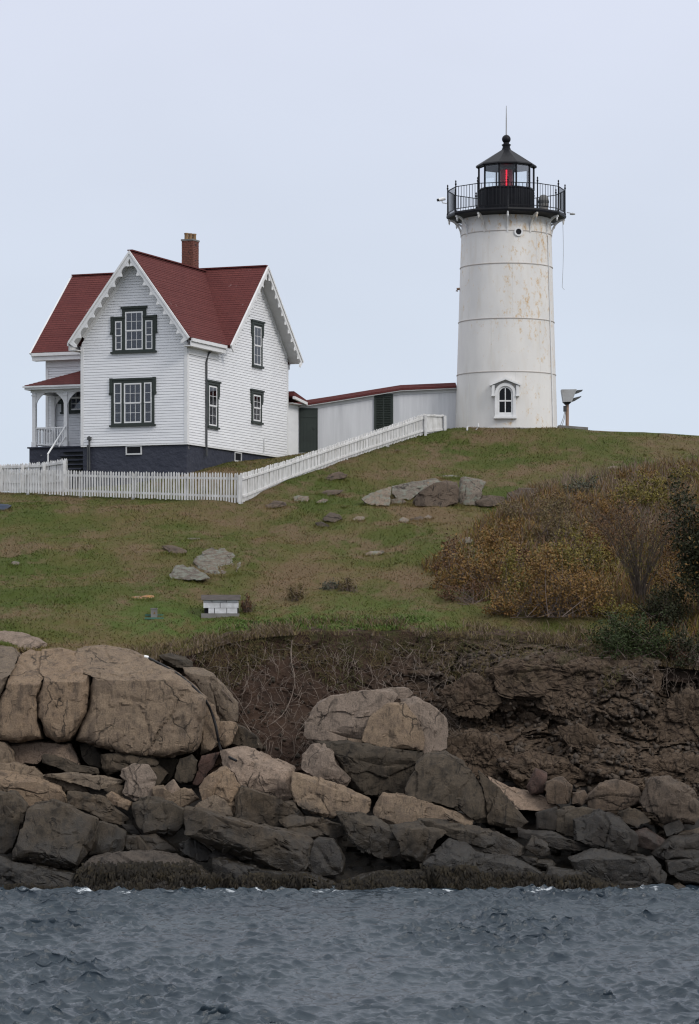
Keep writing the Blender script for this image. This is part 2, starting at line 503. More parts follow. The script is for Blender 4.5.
def lawn_mat():
    t = NT('lawn_turf'); at_ = t.n('ShaderNodeAttribute', attribute_name='edge_dist').outputs['Fac']
    sd = t.math('ADD', at_, t.rng(t.noise(1.1, 6, rough=.7), .3, .7, -1.1, .9))
    soil = t.mix(t.rng(t.noise(5, 6, rough=.7), .4, .65), (.040,.026,.019), (.085,.062,.047))
    t.col(t.mix(t.rng(sd, .25, .75, 1, 0), lawn_color(t), soil)).rough(.95); t.b.inputs['Specular IOR Level'].default_value = .15
    t.bump(t.noise(16, 5, rough=.7), .8, .08)
    return t.m
M['lawn'] = lawn_mat()
def blade_mat():
    t = NT('grass_blade'); c = lawn_color(t)
    c = t.mix(1.0, c, t.ramp(t.noise(60, 2), [(.3,(1.0,1.0,.95)),(.7,(1.75,1.6,1.35))]), 'MULTIPLY')
    t.col(c).rough(.8); t.b.inputs['Specular IOR Level'].default_value = .2
    return t.m
M['blade'] = blade_mat()

def cliff_mat():
    t = NT('bluff_earth_and_rock')
    o = t.sep()
    rk = t.rng(t.math('ADD', o[0], t.rng(t.noise(.5, 4), .3, .7, -2.5, 2.5)), -.5, 4.5, 0, 1, True)
    soil = t.mix(t.rng(t.noise(1.2, 7, rough=.7), .35, .7), (.052,.031,.021), (.026,.0165,.0125))
    soil = t.mix(t.rng(t.noise(6.5, 6, rough=.7), .55, .7), soil, (.085,.058,.044))
    rock = t.mix(t.rng(t.noise(1.6, 7, rough=.7), .35, .7), (.086,.061,.042), (.040,.029,.020))
    rock = t.mix(t.rng(t.noise(7, 6, rough=.75), .52, .7), rock, (.125,.093,.067))
    vz = t.n('ShaderNodeTexVoronoi', feature='DISTANCE_TO_EDGE'); vz.inputs['Scale'].default_value = 2.6
    t.put(vz.inputs['Vector'], t.pos)
    rock = t.mix(t.rng(vz.outputs['Distance'], 0, .05, .7, 0), rock, (.022,.016,.013))
    c = t.mix(rk, soil, rock)
    mo = t.math('MULTIPLY', t.rng(o[2], 5.6, 7.0, 0, 1), t.rng(t.noise(1.9, 5), .52, .62))
    c = t.mix(t.math('MULTIPLY', mo, .7), c, (.042,.044,.014))
    t.col(c).rough(.95); t.b.inputs['Specular IOR Level'].default_value = .2
    b = t.bump(t.noise(4, 8, rough=.7), .8, .12)
    b = t.bump(t.rng(vz.outputs['Distance'], 0, .08), .4, .06, b)
    t.bump(t.noise(28, 5, rough=.7), .5, .03, b)
    return t.m
M['cliff'] = cliff_mat()

def water_mat():
    t = NT('sea_water')
    o = t.sep()
    b = t.bump(t.noise(6.5, 7, rough=.66, stretch=(.6,1.3,1)), .6, .045)
    t.bump(t.noise(2.4, 4, rough=.55, stretch=(.6,1.1,1)), .4, .08, b)
    deep = t.mix(t.rng(t.noise(.25, 3), .35, .65), (.023,.035,.048), (.032,.046,.059))
    shore = t.rng(t.math('ADD', o[1], t.rng(t.noise(.45, 4), .3, .7, -1.8, 1.8)), 82.6, 85.2, 0, 1)
    fo = t.math('MULTIPLY', shore, t.rng(t.noise(2.6, 8, rough=.75, stretch=(.4,1.3,1)), .565, .61))
    fo2 = t.math('MULTIPLY', t.rng(t.noise(.22, 3), .5, .62), t.rng(t.noise(3.8, 8, rough=.8, stretch=(.45,1.3,1)), .66, .70))
    foam = t.math('MINIMUM', t.math('MAXIMUM', fo, t.math('MULTIPLY', fo2, .55)), 1.0)
    t.col(t.mix(foam, deep, (.62,.66,.70)))
    t.rough(t.rng(foam, 0, 1, .07, .7))
    t.b.inputs['IOR'].default_value = 1.33
    return t.m
M['water'] = water_mat()

def leaf_mat(name, stops, scale=5.0):
    t = NT(name)
    n = t.noise(scale, 4, rough=.8); n2 = t.noise(scale*9, 2)
    v = t.math('ADD', t.math('MULTIPLY', n, .55), t.math('MULTIPLY', n2, .45))
    t.col(t.ramp(v, stops)).rough(.7); t.b.inputs['Specular IOR Level'].default_value = .25
    return t.m
M['leaf_orange'] = leaf_mat('orange_leaf', [(.34,(.07,.042,.02)),(.43,(.18,.072,.026)),(.50,(.13,.105,.03)),(.57,(.24,.105,.03)),(.66,(.13,.125,.03))])
M['leaf_yellow'] = leaf_mat('yellow_leaf', [(.34,(.06,.045,.014)),(.45,(.10,.10,.024)),(.53,(.19,.14,.028)),(.62,(.11,.105,.026)),(.7,(.16,.07,.018))])
M['leaf_dark'] = leaf_mat('dark_green_leaf', [(.34,(.010,.013,.006)),(.5,(.022,.026,.010)),(.58,(.038,.036,.013)),(.68,(.075,.04,.018))])
M['leaf_juniper'] = leaf_mat('juniper_green', [(.36,(.014,.022,.008)),(.52,(.03,.045,.012)),(.64,(.05,.06,.018))])
M['leaf_sage'] = leaf_mat('grey_green_leaf', [(.36,(.04,.042,.03)),(.52,(.075,.08,.055)),(.64,(.11,.11,.085))])
M['leaf_green'] = leaf_mat('fresh_green_leaf', [(.36,(.05,.08,.016)),(.52,(.085,.14,.028)),(.64,(.13,.18,.05))])
M['leaf_rust'] = leaf_mat('rust_twig', [(.36,(.05,.028,.016)),(.5,(.105,.054,.028)),(.62,(.15,.08,.034))])
M['leaf_weed'] = leaf_mat('brown_weed', [(.36,(.075,.05,.025)),(.48,(.14,.098,.05)),(.56,(.11,.10,.036)),(.66,(.17,.095,.038))])
M['weed_mauve'] = leaf_mat('mauve_dry_stem', [(.36,(.09,.066,.046)),(.5,(.165,.12,.09)),(.62,(.24,.185,.145))])
M['kelp'] = leaf_mat('rockweed', [(.36,(.004,.003,.002)),(.5,(.011,.008,.004)),(.62,(.030,.022,.009))], 3.0)
M['tuft'] = leaf_mat('coarse_grass', [(.34,(.042,.046,.014)),(.46,(.066,.068,.022)),(.55,(.095,.080,.034)),(.66,(.12,.085,.045))], 2.2)
M['horn'] = paint('grey_horn', (.17,.17,.165), (.10,.10,.10), 5, .7, .2)

# ------------------------------------------------------------------ the ground: a thin-plate surface through surveyed points
_E = np.array([(-60,92,640),(-20,92,642),(40,92,653),(100,92.4,657),(150,92.8,662),(190,93.6,651),(230,94.4,635),(300,95,632),(400,95,632),(500,94.5,636),(560,94,640),(610,93.2,654),(660,93,660),(760,93,672)], float)
_EX = (_E[:,0]-CX)/F_PX*_E[:,1]; _EZ = EYE + (HY-_E[:,2])/F_PX*_E[:,1]
_EX = np.concatenate([[-70.], _EX, [70.]]); _EY = np.concatenate([[92.], _E[:,1], [93.]]); _EZ = np.concatenate([[6.5], _EZ, [5.5]])
def edge_y(x): return np.interp(x, _EX, _EY)
def edge_z(x): return np.interp(x, _EX, _EZ)
_cp = []
for px, py, Y in [(0,600,98.6),(120,605,98.5),(230,614,97.6),(350,604,98.6),(470,606,98.4),(560,615,96.8),(640,624,95.6),(720,634,95),
                  (-60,560,105),(60,560,105),(200,560,105),(350,560,105),(480,560,105),(600,560,105),(720,575,103),
                  (-60,520,112),(60,520,111.7),(200,520,111.5),(330,520,111.5),(450,515,112.5),(600,512,113),(720,515,112),
                  (0,494,117.4),(80,497,116.6),(160,500,115.4),(241,503,114),(-80,492,118),(300,481,118),(340,467,121),(385,452,123.8),(440,433,127.2),
                  (330,490,117.5),(420,478,119.5),(520,466,122),(620,462,122.5),(720,466,121),
                  (480,445,126),(600,445,126),(700,452,125),(462,429.5,127.6),(506,428.4,127.7),(556,429,127.8),(640,432.5,130),(720,437,129.5),(800,444,128)]:
    p = at(px, py, Y); _cp.append((p.x, p.y, p.z))
def hw(x, y):                                     # house frame (x right along the front, y back) to world
    return (-6.446 + .9304*x + .3665*y, 119 - .3665*x + .9304*y)
for x, y, z in [(0.1,-.1,13.6),(.1,4,14.3),(.1,9.5,14.75),(-2.3,-.3,13.2),(-4.6,-.3,13.1),(-6.3,0,12.95),(-8.3,3,12.9),(-4,5,13.5),(-3,9,14.2),(1.2,4,14.2),(1.5,9,14.9),(-10,6,12.5)]:
    X, Y = hw(x, y); _cp.append((X, Y, z))
_cp += [(6.8,130,16.05),(6.8,134,16.0),(2,131,15.7),(-2,131,15.0),(-8,134,13.4),(-16,130,12.4),(12,135,15.5),(20,138,14.6),(0,146,14.6),(10,150,14),(-14,150,11.5),(24,150,12),
        (0,175,8),(-30,150,9),(35,150,9),(30,120,12.5),(-28,118,11.3),(-40,105,7.5),(42,105,7.0),(-50,130,7),(52,130,7),(0,196,2.5),(-40,180,2.5),(40,180,2.5)]
for x in np.linspace(-24, 24, 17): _cp.append((x, float(edge_y(x)), float(edge_z(x))))
_cp = np.array(_cp)
def _U(r2): return np.where(r2 > 1e-12, r2*np.log(np.maximum(r2, 1e-12)), 0)
def _fit():
    P = _cp[:,:2]/10; n = len(P)
    A = np.zeros((n+3, n+3))
    A[:n,:n] = _U(((P[:,None]-P[None])**2).sum(-1)) + np.eye(n)*.02
    A[:n,n] = 1; A[:n,n+1:] = P; A[n,:n] = 1; A[n+1:,:n] = P.T
    return np.linalg.solve(A, np.concatenate([_cp[:,2], [0,0,0]]))
_w = _fit()
def ground(X, Y):
    X = np.asarray(X, float); Y = np.asarray(Y, float); sh = X.shape
    q = np.stack([X.ravel(), Y.ravel()], 1)/10; out = np.zeros(len(q)); P = _cp[:,:2]/10
    for i in range(0, len(q), 20000):
        c = q[i:i+20000]
        out[i:i+20000] = _U(((c[:,None]-P[None])**2).sum(-1)) @ _w[:len(P)] + _w[len(P)] + c @ _w[len(P)+1:]
    n = np.stack([q[:,0]*10, q[:,1]*10, np.zeros(len(q))], 1)
    amp = sstep(0, 2.5, q[:,1]*10 - edge_y(q[:,0]*10)) * (1-.75*sstep(112, 117, q[:,1]*10))
    out += amp*(.24*fbm(n*.30, 3) + .13*fbm(n*1.0, 4, k=5))
    return out.reshape(sh)
def gz(x, y): return float(ground(np.array([x]), np.array([y]))[0])
def hit(px, py):
    """where the sight line of a pixel meets the lawn"""
    Y = np.arange(92.0, 150.0, .04)
    X = (px-CX)/F_PX*Y; Z = EYE + (HY-py)/F_PX*Y
    ok = (ground(X, Y) >= Z) & (Y >= edge_y(X)-.05)
    i = int(np.argmax(ok)) if ok.any() else 0
    return Vector((X[i], Y[i], Z[i]))

# lawn sheet
xs = np.unique(np.concatenate([np.linspace(-70,-18,30), np.linspace(-18,18,290), np.linspace(18,70,30)]))
vs_ = np.unique(np.concatenate([np.linspace(0,.5,5), np.linspace(.5,8,62), np.linspace(8,45,190), np.linspace(45,110,30)]))
GX, GV = np.meshgrid(xs, vs_)
EYg = edge_y(GX) + .16*fbm(np.stack([GX.ravel()*.9, GX.ravel()*0, GX.ravel()*0],1), 3).reshape(GX.shape)
GY = EYg + GV
GZ = ground(GX, GY) - .55*np.clip(1-GV/.5, 0, 1)**1.8
GZ += (.16*fbm(np.stack([GX.ravel()*2.1, GY.ravel()*2.1, 0*GX.ravel()],1), 5, gain=.6, k=61)).reshape(GX.shape)*np.exp(-(GV/.9)**2)
nr, nc = GX.shape
idx = np.arange(nr*nc).reshape(nr, nc)
quads = np.stack([idx[:-1,:-1].ravel(), idx[:-1,1:].ravel(), idx[1:,1:].ravel(), idx[1:,:-1].ravel()], 1)
lawn = link('lawn', np_mesh('lawn', np.stack([GX.ravel(), GY.ravel(), GZ.ravel()],1), quads, M['lawn'], True))
ea = lawn.data.attributes.new('edge_dist', 'FLOAT', 'POINT'); ea.data.foreach_set('value', (GV + 3.0*sstep(-6.0,-8.0,GX)).ravel().astype(np.float32))
tag(lawn, 'green and brown turf slope rising from bluff to lighthouse', 'lawn', kind='structure')

# bluff: earth on the left, broken rock ledges on the right
def cliff_y(X, Z):
    ez = edge_z(X); ey = edge_y(X)
    d = np.clip(ez - Z, -.3, 9)
    kk = np.interp(X, [-5.4,-3.2], [.34,.93])
    y = ey - .12 - d*kk + .35*kk*np.sin(d*.9)
    px = CX + X*F_PX/92; py = HY + (EYE-Z)*F_PX/92*-1*-1
    wob = fbm(np.stack([X.ravel()*.5, Z.ravel()*.5, 0*X.ravel()],1), 4, k=3).reshape(X.shape)
    pyw = py + wob*14; pxw = px + wob*22
    led = sstep(450, 500, pxw)*(1-sstep(655, 672, pxw))*sstep(640, 668, pyw)*(1-sstep(702, 728, pyw + (pxw-560)*-.10))
    y = y - .85*led
    led2 = sstep(545, 575, pxw)*(1-sstep(640, 660, pxw))*sstep(722, 736, pyw-(pxw-600)*.35)*(1-sstep(768, 780, pyw-(pxw-600)*.35))
    y = y - .5*led2
    led3 = sstep(440, 470, pxw)*(1-sstep(540, 560, pxw))*sstep(728, 740, pyw)*(1-sstep(775, 785, pyw))
    y = y - .35*led3
    rec = sstep(655, 680, pxw)*(sstep(668, 690, pyw)*(1-sstep(738, 752, pyw)))
    y = y + .9*rec
    led4 = sstep(650, 670, pxw)*sstep(748, 756, pyw)*(1-sstep(785, 795, pyw))
    y = y - .35*led4
    return y
xs = np.unique(np.concatenate([np.linspace(-70,-20,24), np.linspace(-20,-12.5,60), np.linspace(-12.5,12.5,480), np.linspace(12.5,20,100), np.linspace(20,70,24)]))
ts = np.linspace(0, 1, 210)
GX, GT = np.meshgrid(xs, ts)
GZ = 1.0 + (edge_z(GX) + .02 - 1.0)*GT
GY = cliff_y(GX, GZ)
p3 = np.stack([GX.ravel(), GY.ravel(), GZ.ravel()],1)
rockw = sstep(0, 4.5, p3[:,0])
w3 = p3 + .5*np.stack([fbm(p3*.8,3,k=1), fbm(p3*.8,3,k=2), fbm(p3*.8,3,k=4)],1)
disp = .30*fbm(p3*.55, 5, k=8) + .12*fbm(p3*2.0, 4, k=9)
for sc, am in ((.6,.40),(1.5,.32),(3.4,.13),(7.0,.045)):
    f1, f2, hs, dv = cells(w3*np.array([1,1,1.15])*sc, k=int(sc*10))
    fac = (hs[:,0]-.5)*.9 + (dv*(hs[:,1:]-.5)).sum(1)*1.5
    gap = -(1-sstep(0, .12, f2-f1))*.45
    disp = disp + .8*am*(fac+gap)*(.25+.75*rockw)
top = np.clip((edge_z(p3[:,0])-p3[:,2])/.5, 0, 1)
p3[:,1] -= disp*(.25+.75*top)
p3[:,2] += .06*fbm(p3*1.7, 3, k=12)*top
nr, nc = GX.shape
idx = np.arange(nr*nc).reshape(nr, nc)
quads = np.stack([idx[:-1,:-1].ravel(), idx[:-1,1:].ravel(), idx[1:,1:].ravel(), idx[1:,:-1].ravel()], 1)
cliff = link('cliff', np_mesh('cliff', p3, quads, M['cliff'], True, 38))
tag(cliff, 'dark eroded bluff of brown earth and broken rock', 'cliff', kind='structure')
CLIFF_P = p3.copy()

# rock shelf under the boulders, down into the sea
xs = np.unique(np.concatenate([np.linspace(-70,-14,24), np.linspace(-14,14,200), np.linspace(14,70,24)]))
GX, GT = np.meshgrid(xs, np.linspace(0, 1, 70))
GZ = -2.2 + 5.0*GT
GY = 85.7 + GZ*1.6
p3 = np.stack([GX.ravel(), GY.ravel(), GZ.ravel()],1)
f1, f2, hs, dv = cells(p3*np.array([.9,.9,1.3]), k=77)
f1b, f2b, hsb, dvb = cells(p3*2.3, k=78)
p3[:,1] -= .55*((hs[:,0]-.5)+(dv*(hs[:,1:]-.5)).sum(1)) + .22*((hsb[:,0]-.5)+(dvb*(hsb[:,1:]-.5)).sum(1)) + .25*fbm(p3*.6, 4)
nr, nc = GX.shape
idx = np.arange(nr*nc).reshape(nr, nc)
quads = np.stack([idx[:-1,:-1].ravel(), idx[:-1,1:].ravel(), idx[1:,1:].ravel(), idx[1:,:-1].ravel()], 1)
shore = link('shore', np_mesh('shore', p3, quads, M['shelf'], True, 35))
tag(shore, 'wet rock shelf under the shoreline boulders, painted black as crevice shade', 'shore', kind='structure')

# the sea: one sheet, finely waved where the camera sees it
xs = np.unique(np.concatenate([-np.geomspace(18, 6000, 26)[::-1], np.linspace(-18,-10.6,62), np.linspace(-10.6,10.6,530), np.linspace(10.6,18,62), np.geomspace(18, 6000, 26)]))
ys = np.unique(np.concatenate([53.2-np.geomspace(.1, 3000, 24)[::-1], np.linspace(53.2, 86.5, 760), 86.5+np.geomspace(.1, 8000, 30)]))
GX, GY = np.meshgrid(xs, ys)
x, y = GX.ravel(), GY.ravel()
fal = np.clip((20-np.abs(x))/4,0,1)*np.clip((y-51)/3,0,1)*np.clip((90-y)/4,0,1)
h = np.zeros_like(x); dx = np.zeros_like(x); dy = np.zeros_like(x)
wr = np.random.default_rng(5)
warp = fbm(np.stack([x*.15, y*.15, 0*x],1), 3, k=40)
warp2 = fbm(np.stack([x*.8, y*.8, 0*x],1), 2, k=42)
grp = .72 + .9*(fbm(np.stack([x*.30, y*.22, 0*x+4],1), 3, k=41)*.9+.3)
for i in range(110):
    L = .20*(8 ** (wr.random()**1.25)); k = 2*math.pi/L
    th = math.radians(-74 + wr.normal(0, 38)); ph = wr.random()*6.283
    A = .0118*L**.95*(.6+.8*wr.random())
    q = k*(x*math.cos(th)+y*math.sin(th)) + ph + warp*3 + warp2*min(1.2,.25/L)
    c_, s_ = np.cos(q), np.sin(q)
    h += A*c_; dx -= .75*A*math.cos(th)*s_; dy -= .75*A*math.sin(th)*s_
g = fal*np.clip(grp, .4, 1.6)
V = np.stack([x + dx*g, y + dy*g, h*g], 1)
nr, nc = GX.shape
idx = np.arange(nr*nc).reshape(nr, nc)
quads = np.stack([idx[:-1,:-1].ravel(), idx[:-1,1:].ravel(), idx[1:,1:].ravel(), idx[1:,:-1].ravel()], 1)
water = link('water', np_mesh('water', V, quads, M['water'], True))
tag(water, 'choppy dark grey-blue sea in front of the rocks', 'water', kind='structure')

# ------------------------------------------------------------------ grass: too many blades to count
def blades(n, X, Y, h, w, lean, mat, name):
    Z = ground(X, Y) - .015
    a = rng.random(n)*2*np.pi; b = rng.random(n)*2*np.pi
    ux, uy = np.cos(a)*w/2, np.sin(a)*w/2
    V = np.empty((n,3,3))
    V[:,0] = np.stack([X-ux, Y-uy, Z],1); V[:,1] = np.stack([X+ux, Y+uy, Z],1)
    V[:,2] = np.stack([X+np.cos(b)*h*lean, Y+np.sin(b)*h*lean, Z+h],1)
    return np_mesh(name, V.reshape(-1,3), np.arange(n*3).reshape(-1,3), mat)
n = 260000
gx_ = rng.uniform(-15.5, 17.5, n); tt = rng.random(n)**1.25
gy_ = edge_y(gx_) - .32 + tt*36
inh = np.array([(-8.05,1.4),(0,0)])
lx = (gx_+6.446)*.9304 - (gy_-119)*.3665; ly = (gx_+6.446)*.3665 + (gy_-119)*.9304
ok = ~((lx > -8.2)&(lx < .05)&(ly > 1.2)&(ly < 12)) & ~((lx > -4.75)&(lx < .05)&(ly > -.05)&(ly < 4))
ok &= ((gx_-6.795)**2 + (gy_-130)**2 > 2.3**2)
ed_ = gy_ - edge_y(gx_) + 3*sstep(-6.0,-8.0,gx_); ok &= (ed_ + .9*fbm(np.stack([gx_*1.1,gy_*1.1,0*gx_],1),4,k=33) > .35)
gx_, gy_ = gx_[ok], gy_[ok]; n = len(gx_)
pn = fbm(np.stack([gx_*.5, gy_*.5, 0*gx_],1), 4, k=21)
h = (.03 + .035*rng.random(n) + .06*np.clip(pn,0,1))*(1+.6*np.exp(-(gy_-edge_y(gx_))/1.2))
grass = link('grass', blades(n, gx_, gy_, h, .02+.025*rng.random(n), 1.0, M['blade'], 'grass'))
tag(grass, 'short rough grass covering the hillside', 'grass', kind='stuff')

# ------------------------------------------------------------------ keeper's house (frame: x right along the front, y back, z world height)
HB = 13.0
RZ = -math.radians(21.5)
house = thing('keepers_house', (-6.446, 119, HB), 'white clapboard house with steep red cross-gabled roof and navy foundation', 'house', rz=RZ)
OFF = (0, 0, HB)
def hl(px, py, front=None, side=None):
    """sight line of a pixel met with a wall plane of the house: (coordinate along the wall, z)"""
    d = ((px-CX)/F_PX, 1.0, (HY-py)/F_PX)
    ox, oy = 6.446, -119.0
    lox, loy = ox*.9304 - oy*.3665, ox*.3665 + oy*.9304
    ldx, ldy = d[0]*.9304 - d[1]*.3665, d[0]*.3665 + d[1]*.9304
    t = (front - loy)/ldy if front is not None else (side - lox)/ldx
    return (lox + ldx*t if front is not None else loy + ldy*t), EYE + d[2]*t
def Ffront(y0): return lambda a, z, c: (a, y0 - c, z)
def Fside(x0): return lambda a, z, c: (x0 + c, a, z)
def Fback(y0): return lambda a, z, c: (a, y0 + c, z)
def Fleft(x0): return lambda a, z, c: (x0 - c, a, z)

Z0, ZE, ZR1, ZR2 = 14.85, 18.95, 22.50, 22.60
WX, WY = -4.64, 3.35          # wing left side, wing depth
MX, MY = -7.95, 10.28         # main block
XR, YR = -2.27, 6.815         # ridges
# foundation
b = MB(); b.box(WX+.03, -.03, .03, WY+.5, HB-1.0, Z0-.01); b.box(MX+.03, -.033, WY+.06, MY-.03, HB-1.0, Z0-.013)
b.build('foundation', M['navy'], house, OFF)
# wall cores
def core(name, pts, d): 
    return MB().prism(pts, d).build(name, M['siding'], house, OFF)
k1 = (ZR1-.25-ZE+.45)/(2.32)
wing = MB().prism([(WX,0,Z0),(0,0,Z0),(0,0,18.9),(XR,0,18.9+3.40),(WX,0,18.9)], (0,WY+1.2,0)).build('wall', M['siding'], house, OFF)
main = MB().prism([(-.002,WY,Z0),(-.002,MY,Z0),(-.002,MY,18.98),(-.002,YR,18.98+3.42),(-.002,WY,18.98)], (MX+.002,0,0)).build('wall', M['siding'], house, OFF)
# lapped clapboards on each visible wall
def clap(parent, F, zlo, zhi, lo, hi, exp=.108, name='clapboard'):
    mb = MB(); z = zlo
    while z < zhi - .01:
        z1 = min(z+exp, zhi)
        a0, a1, b0, b1 = lo(z), hi(z), lo(z1), hi(z1)
        if a1 - a0 > .02:
            if b1 < b0: b0 = b1 = (b0+b1)/2
            j = rnd.uniform(-.002, .002)
            zg = min(z+.014, z1)
            mb.add([F(a0,zg,.042+j),F(a1,zg,.042+j),F(b1,z1,.034),F(b0,z1,.034),F(a0,zg,.001),F(a1,zg,.001),F(b0,z1,.001),F(b1,z1,.001)], [(0,1,2,3),(4,5,1,0),(3,2,7,6)])
        z = z1
    o = mb.build(name, M['siding'], parent, OFF); o['kind'] = 'stuff'
    return o
sl1, sl2 = 3.40/2.32, 3.42/(YR-WY)
clap(wing, Ffront(0), Z0-.03, 22.25, lambda z: WX if z < 18.9 else WX+(z-18.9)/sl1, lambda z: 0 if z < 18.9 else -(z-18.9)/sl1)
clap(main, Fside(0), Z0-.03, 22.35, lambda z: .0 if z < 18.98 else WY+(z-18.98)/sl2, lambda z: MY if z < 18.98 else MY-(z-18.98)/sl2)
clap(wing, Fleft(WX), Z0-.03, 18.9, lambda z: 0, lambda z: WY)
clap(main, Ffront(WY), Z0-.03, 18.95, lambda z: MX, lambda z: WX)
clap(main, Fleft(MX), Z0-.03, 22.35, lambda z: WY if z < 18.98 else WY+(z-18.98)/sl2, lambda z: MY if z < 18.98 else MY-(z-18.98)/sl2)
clap(main, Fback(MY), Z0-.03, 18.95, lambda z: MX, lambda z: 0)
# corner boards and water table
def board(name, F, a0, a1, z0, z1, c0, c1, m='trim_white', parent=None):
    return MB().fbox(F, a0, a1, z0, z1, c0, c1).build(name, M[m], parent or house, OFF)
for F, a0, a1 in ((Ffront(0), WX-.03, WX+.10), (Ffront(0), -.10, .036), (Fside(0), -.02, .10), (Fside(0), MY-.12, MY+.03), (Ffront(WY), MX-.03, MX+.1), (Fleft(WX), -.02, .1)):
    board('corner_board', F, a0, a1, Z0-.02, 18.8, .004, .056)
board('water_table', Ffront(0), WX-.03, .04, Z0-.09, Z0-.028, -.02, .052)
board('water_table', Fside(0), -.045, MY+.03, Z0-.09, Z0-.029, -.02, .050)
board('water_table', Ffront(WY), MX-.03, WX, Z0-.09, Z0-.030, -.02, .05)

# roof planes: slabs with lapped shingle courses
def slab(mb, pts, n, th):
    n = Vector(n).normalized(); mb.prism([Vector(p) - n*th for p in pts], n*th)
def roof_plane(name, corners, th=.13, exp=.14):
    """corners: eave start, eave end, ridge end, ridge start (3d); ridge pair may coincide"""
    P = [Vector(p) for p in corners]
    n = (P[1]-P[0]).cross(P[-1]-P[0]).normalized()
    if n.z < 0: n = -n
    mb = MB(); slab(mb, P, n, th)
    L = max((P[-1]-P[0]).length, (P[2]-P[1]).length); k = int(L/exp)
    for i in range(k):
        t0, t1 = i/k, min((i+1.12)/k, 1)
        a0, a1 = P[0].lerp(P[-1], t0), P[1].lerp(P[2], t0)
        b0, b1 = P[0].lerp(P[-1], t1), P[1].lerp(P[2], t1)
        if (a1-a0).length < .03: continue
        h0, h1 = n*(.013+rnd.uniform(-.003,.003)), n*.003
        mb.add([a0+h0, a1+h0, b1+h1, b0+h1, a0+n*.001, a1+n*.001], [(0,1,2,3),(4,5,1,0)])
    return mb.build(name, M['roof'], house, OFF)
xe, ye = .36, 2.985
roof_plane('roof', [(xe,-.5,ZE),(xe,ye,ZE),(XR,YR,ZR1),(XR,-.5,ZR1)])
roof_plane('roof', [(-5.0,-.5,ZE),(-5.0,ye,ZE),(XR,YR,ZR1),(XR,-.5,ZR1)])
roof_plane('roof', [(.55,ye,ZE),(-8.5,ye,ZE),(-8.5,YR,ZR2),(.55,YR,ZR2)])
roof_plane('roof', [(.55,10.645,ZE),(-8.5,10.645,ZE),(-8.5,YR,ZR2),(.55,YR,ZR2)])
mb = MB(); mb.beam((XR,-.5,ZR1+.012),(XR,YR,ZR1+.012),.22,.05); mb.beam((.55,YR,ZR2+.012),(-8.5,YR,ZR2+.012),.22,.05)
mb.build('ridge_cap', M['roof'], house, OFF)
mb = MB(); mb.beam((xe,ye,ZE+.02),(XR,YR,ZR1+.02),.16,.02, (0,-.3,1)); mb.build('valley', M['roof'], house, OFF)

# soffits, bargeboards with scalloped trim
def gable_trim(p_ridge, p_eave, out, back, drop_end=True):
    """bargeboard on the outer face of a gable overhang: out = unit vector out of the wall, back = overhang depth"""
    R, E, O = Vector(p_ridge), Vector(p_eave), Vector(out)
    d = (E-R); L = d.length; d.normalize()
    dn = d.cross(O); 
    if dn.z > 0: dn = -dn
    dn.normalize()
    hz_ = Vector((d.x, d.y, 0)).normalized()
    class CB(MB):
        def prism(s, pts, dd):
            q = []
            for p in pts:
                p = Vector(p); t = (p-R).dot(hz_)
                q.append(p + d*((.001-t)/d.dot(hz_)) if t < .001 else p)
            return MB.prism(s, q, dd)
    f = CB(); f.prism([R+dn*.0+O*.0, E+O*.0, E+dn*.20, R+dn*.20], O*.045)
    f.prism([R-dn*.005+O*.045, E-dn*.005+O*.045, E+dn*.07+O*.045, R+dn*.07+O*.045], O*.035)
    bo = f.build('bargeboard', M['trim_white'], house, OFF)
    # scallops
    P = .45; n = int(L/P); P = L/n; top, base = .18, .22
    s = CB(); q = 12
    for i in range(n):
        xs_ = [i*P + P*j/q for j in range(q+1)]
        for j in range(q):
            def dep(x):
                u = abs(((x/P) % 1.0)-0.0); u = min(u, 1-u)*P
                return base - .02 + .085*math.exp(-(u/.055)**4) + .085*(1-math.sin(math.pi*((x/P)%1.0)))
            a, c = xs_[j], xs_[j+1]
            s.prism([R+d*a+dn*top+O*.008, R+d*c+dn*top+O*.008, R+d*c+dn*dep(c)+O*.008, R+d*a+dn*dep(a)+O*.008], O*.028)
    s.build('scallop', M['trim_white'], bo, OFF)
    if drop_end:
        g = MB(); g.prism([E+dn*.15-d*.16, E+dn*.15+d*.0, E+dn*.36-d*.02, E+dn*.44-d*.08, E+dn*.34-d*.15], O*.05)
        g.build('pendant', M['trim_white'], bo, OFF)
    # soffit under the overhang
    n = CB(); n.prism([R+dn*.135, E+dn*.135-d*.02, E+dn*.165-d*.02, R+dn*.165], -O*(back-.005))
    n.build('soffit', M['soffit'], house, OFF)
    # frieze board against the wall under the soffit
    n = CB(); n.prism([R+dn*.166-O*(back-.005), E+dn*.166-O*(back-.005)-d*.45, E+dn*.30-O*(back-.005)-d*.45, R+dn*.30-O*(back-.005)], -O*-.07)
    n.build('frieze', M['trim_white'], house, OFF)
gable_trim((XR,-.50,ZR1-.012),(xe,-.50,ZE-.012),(0,-1,0),.5)
gable_trim((XR,-.50,ZR1-.013),(-5.0,-.50,ZE-.013),(0,-1,0),.5)
gable_trim((.55,YR,ZR2-.012),(.55,ye,ZE-.012),(1,0,0),.55)
gable_trim((.55,YR,ZR2-.013),(.55,10.645,ZE-.013),(1,0,0),.55)
gable_trim((-8.5,YR,ZR2-.012),(-8.5,ye,ZE-.012),(-1,0,0),.55)
gable_trim((-8.5,YR,ZR2-.013),(-8.5,10.645,ZE-.013),(-1,0,0),.55)
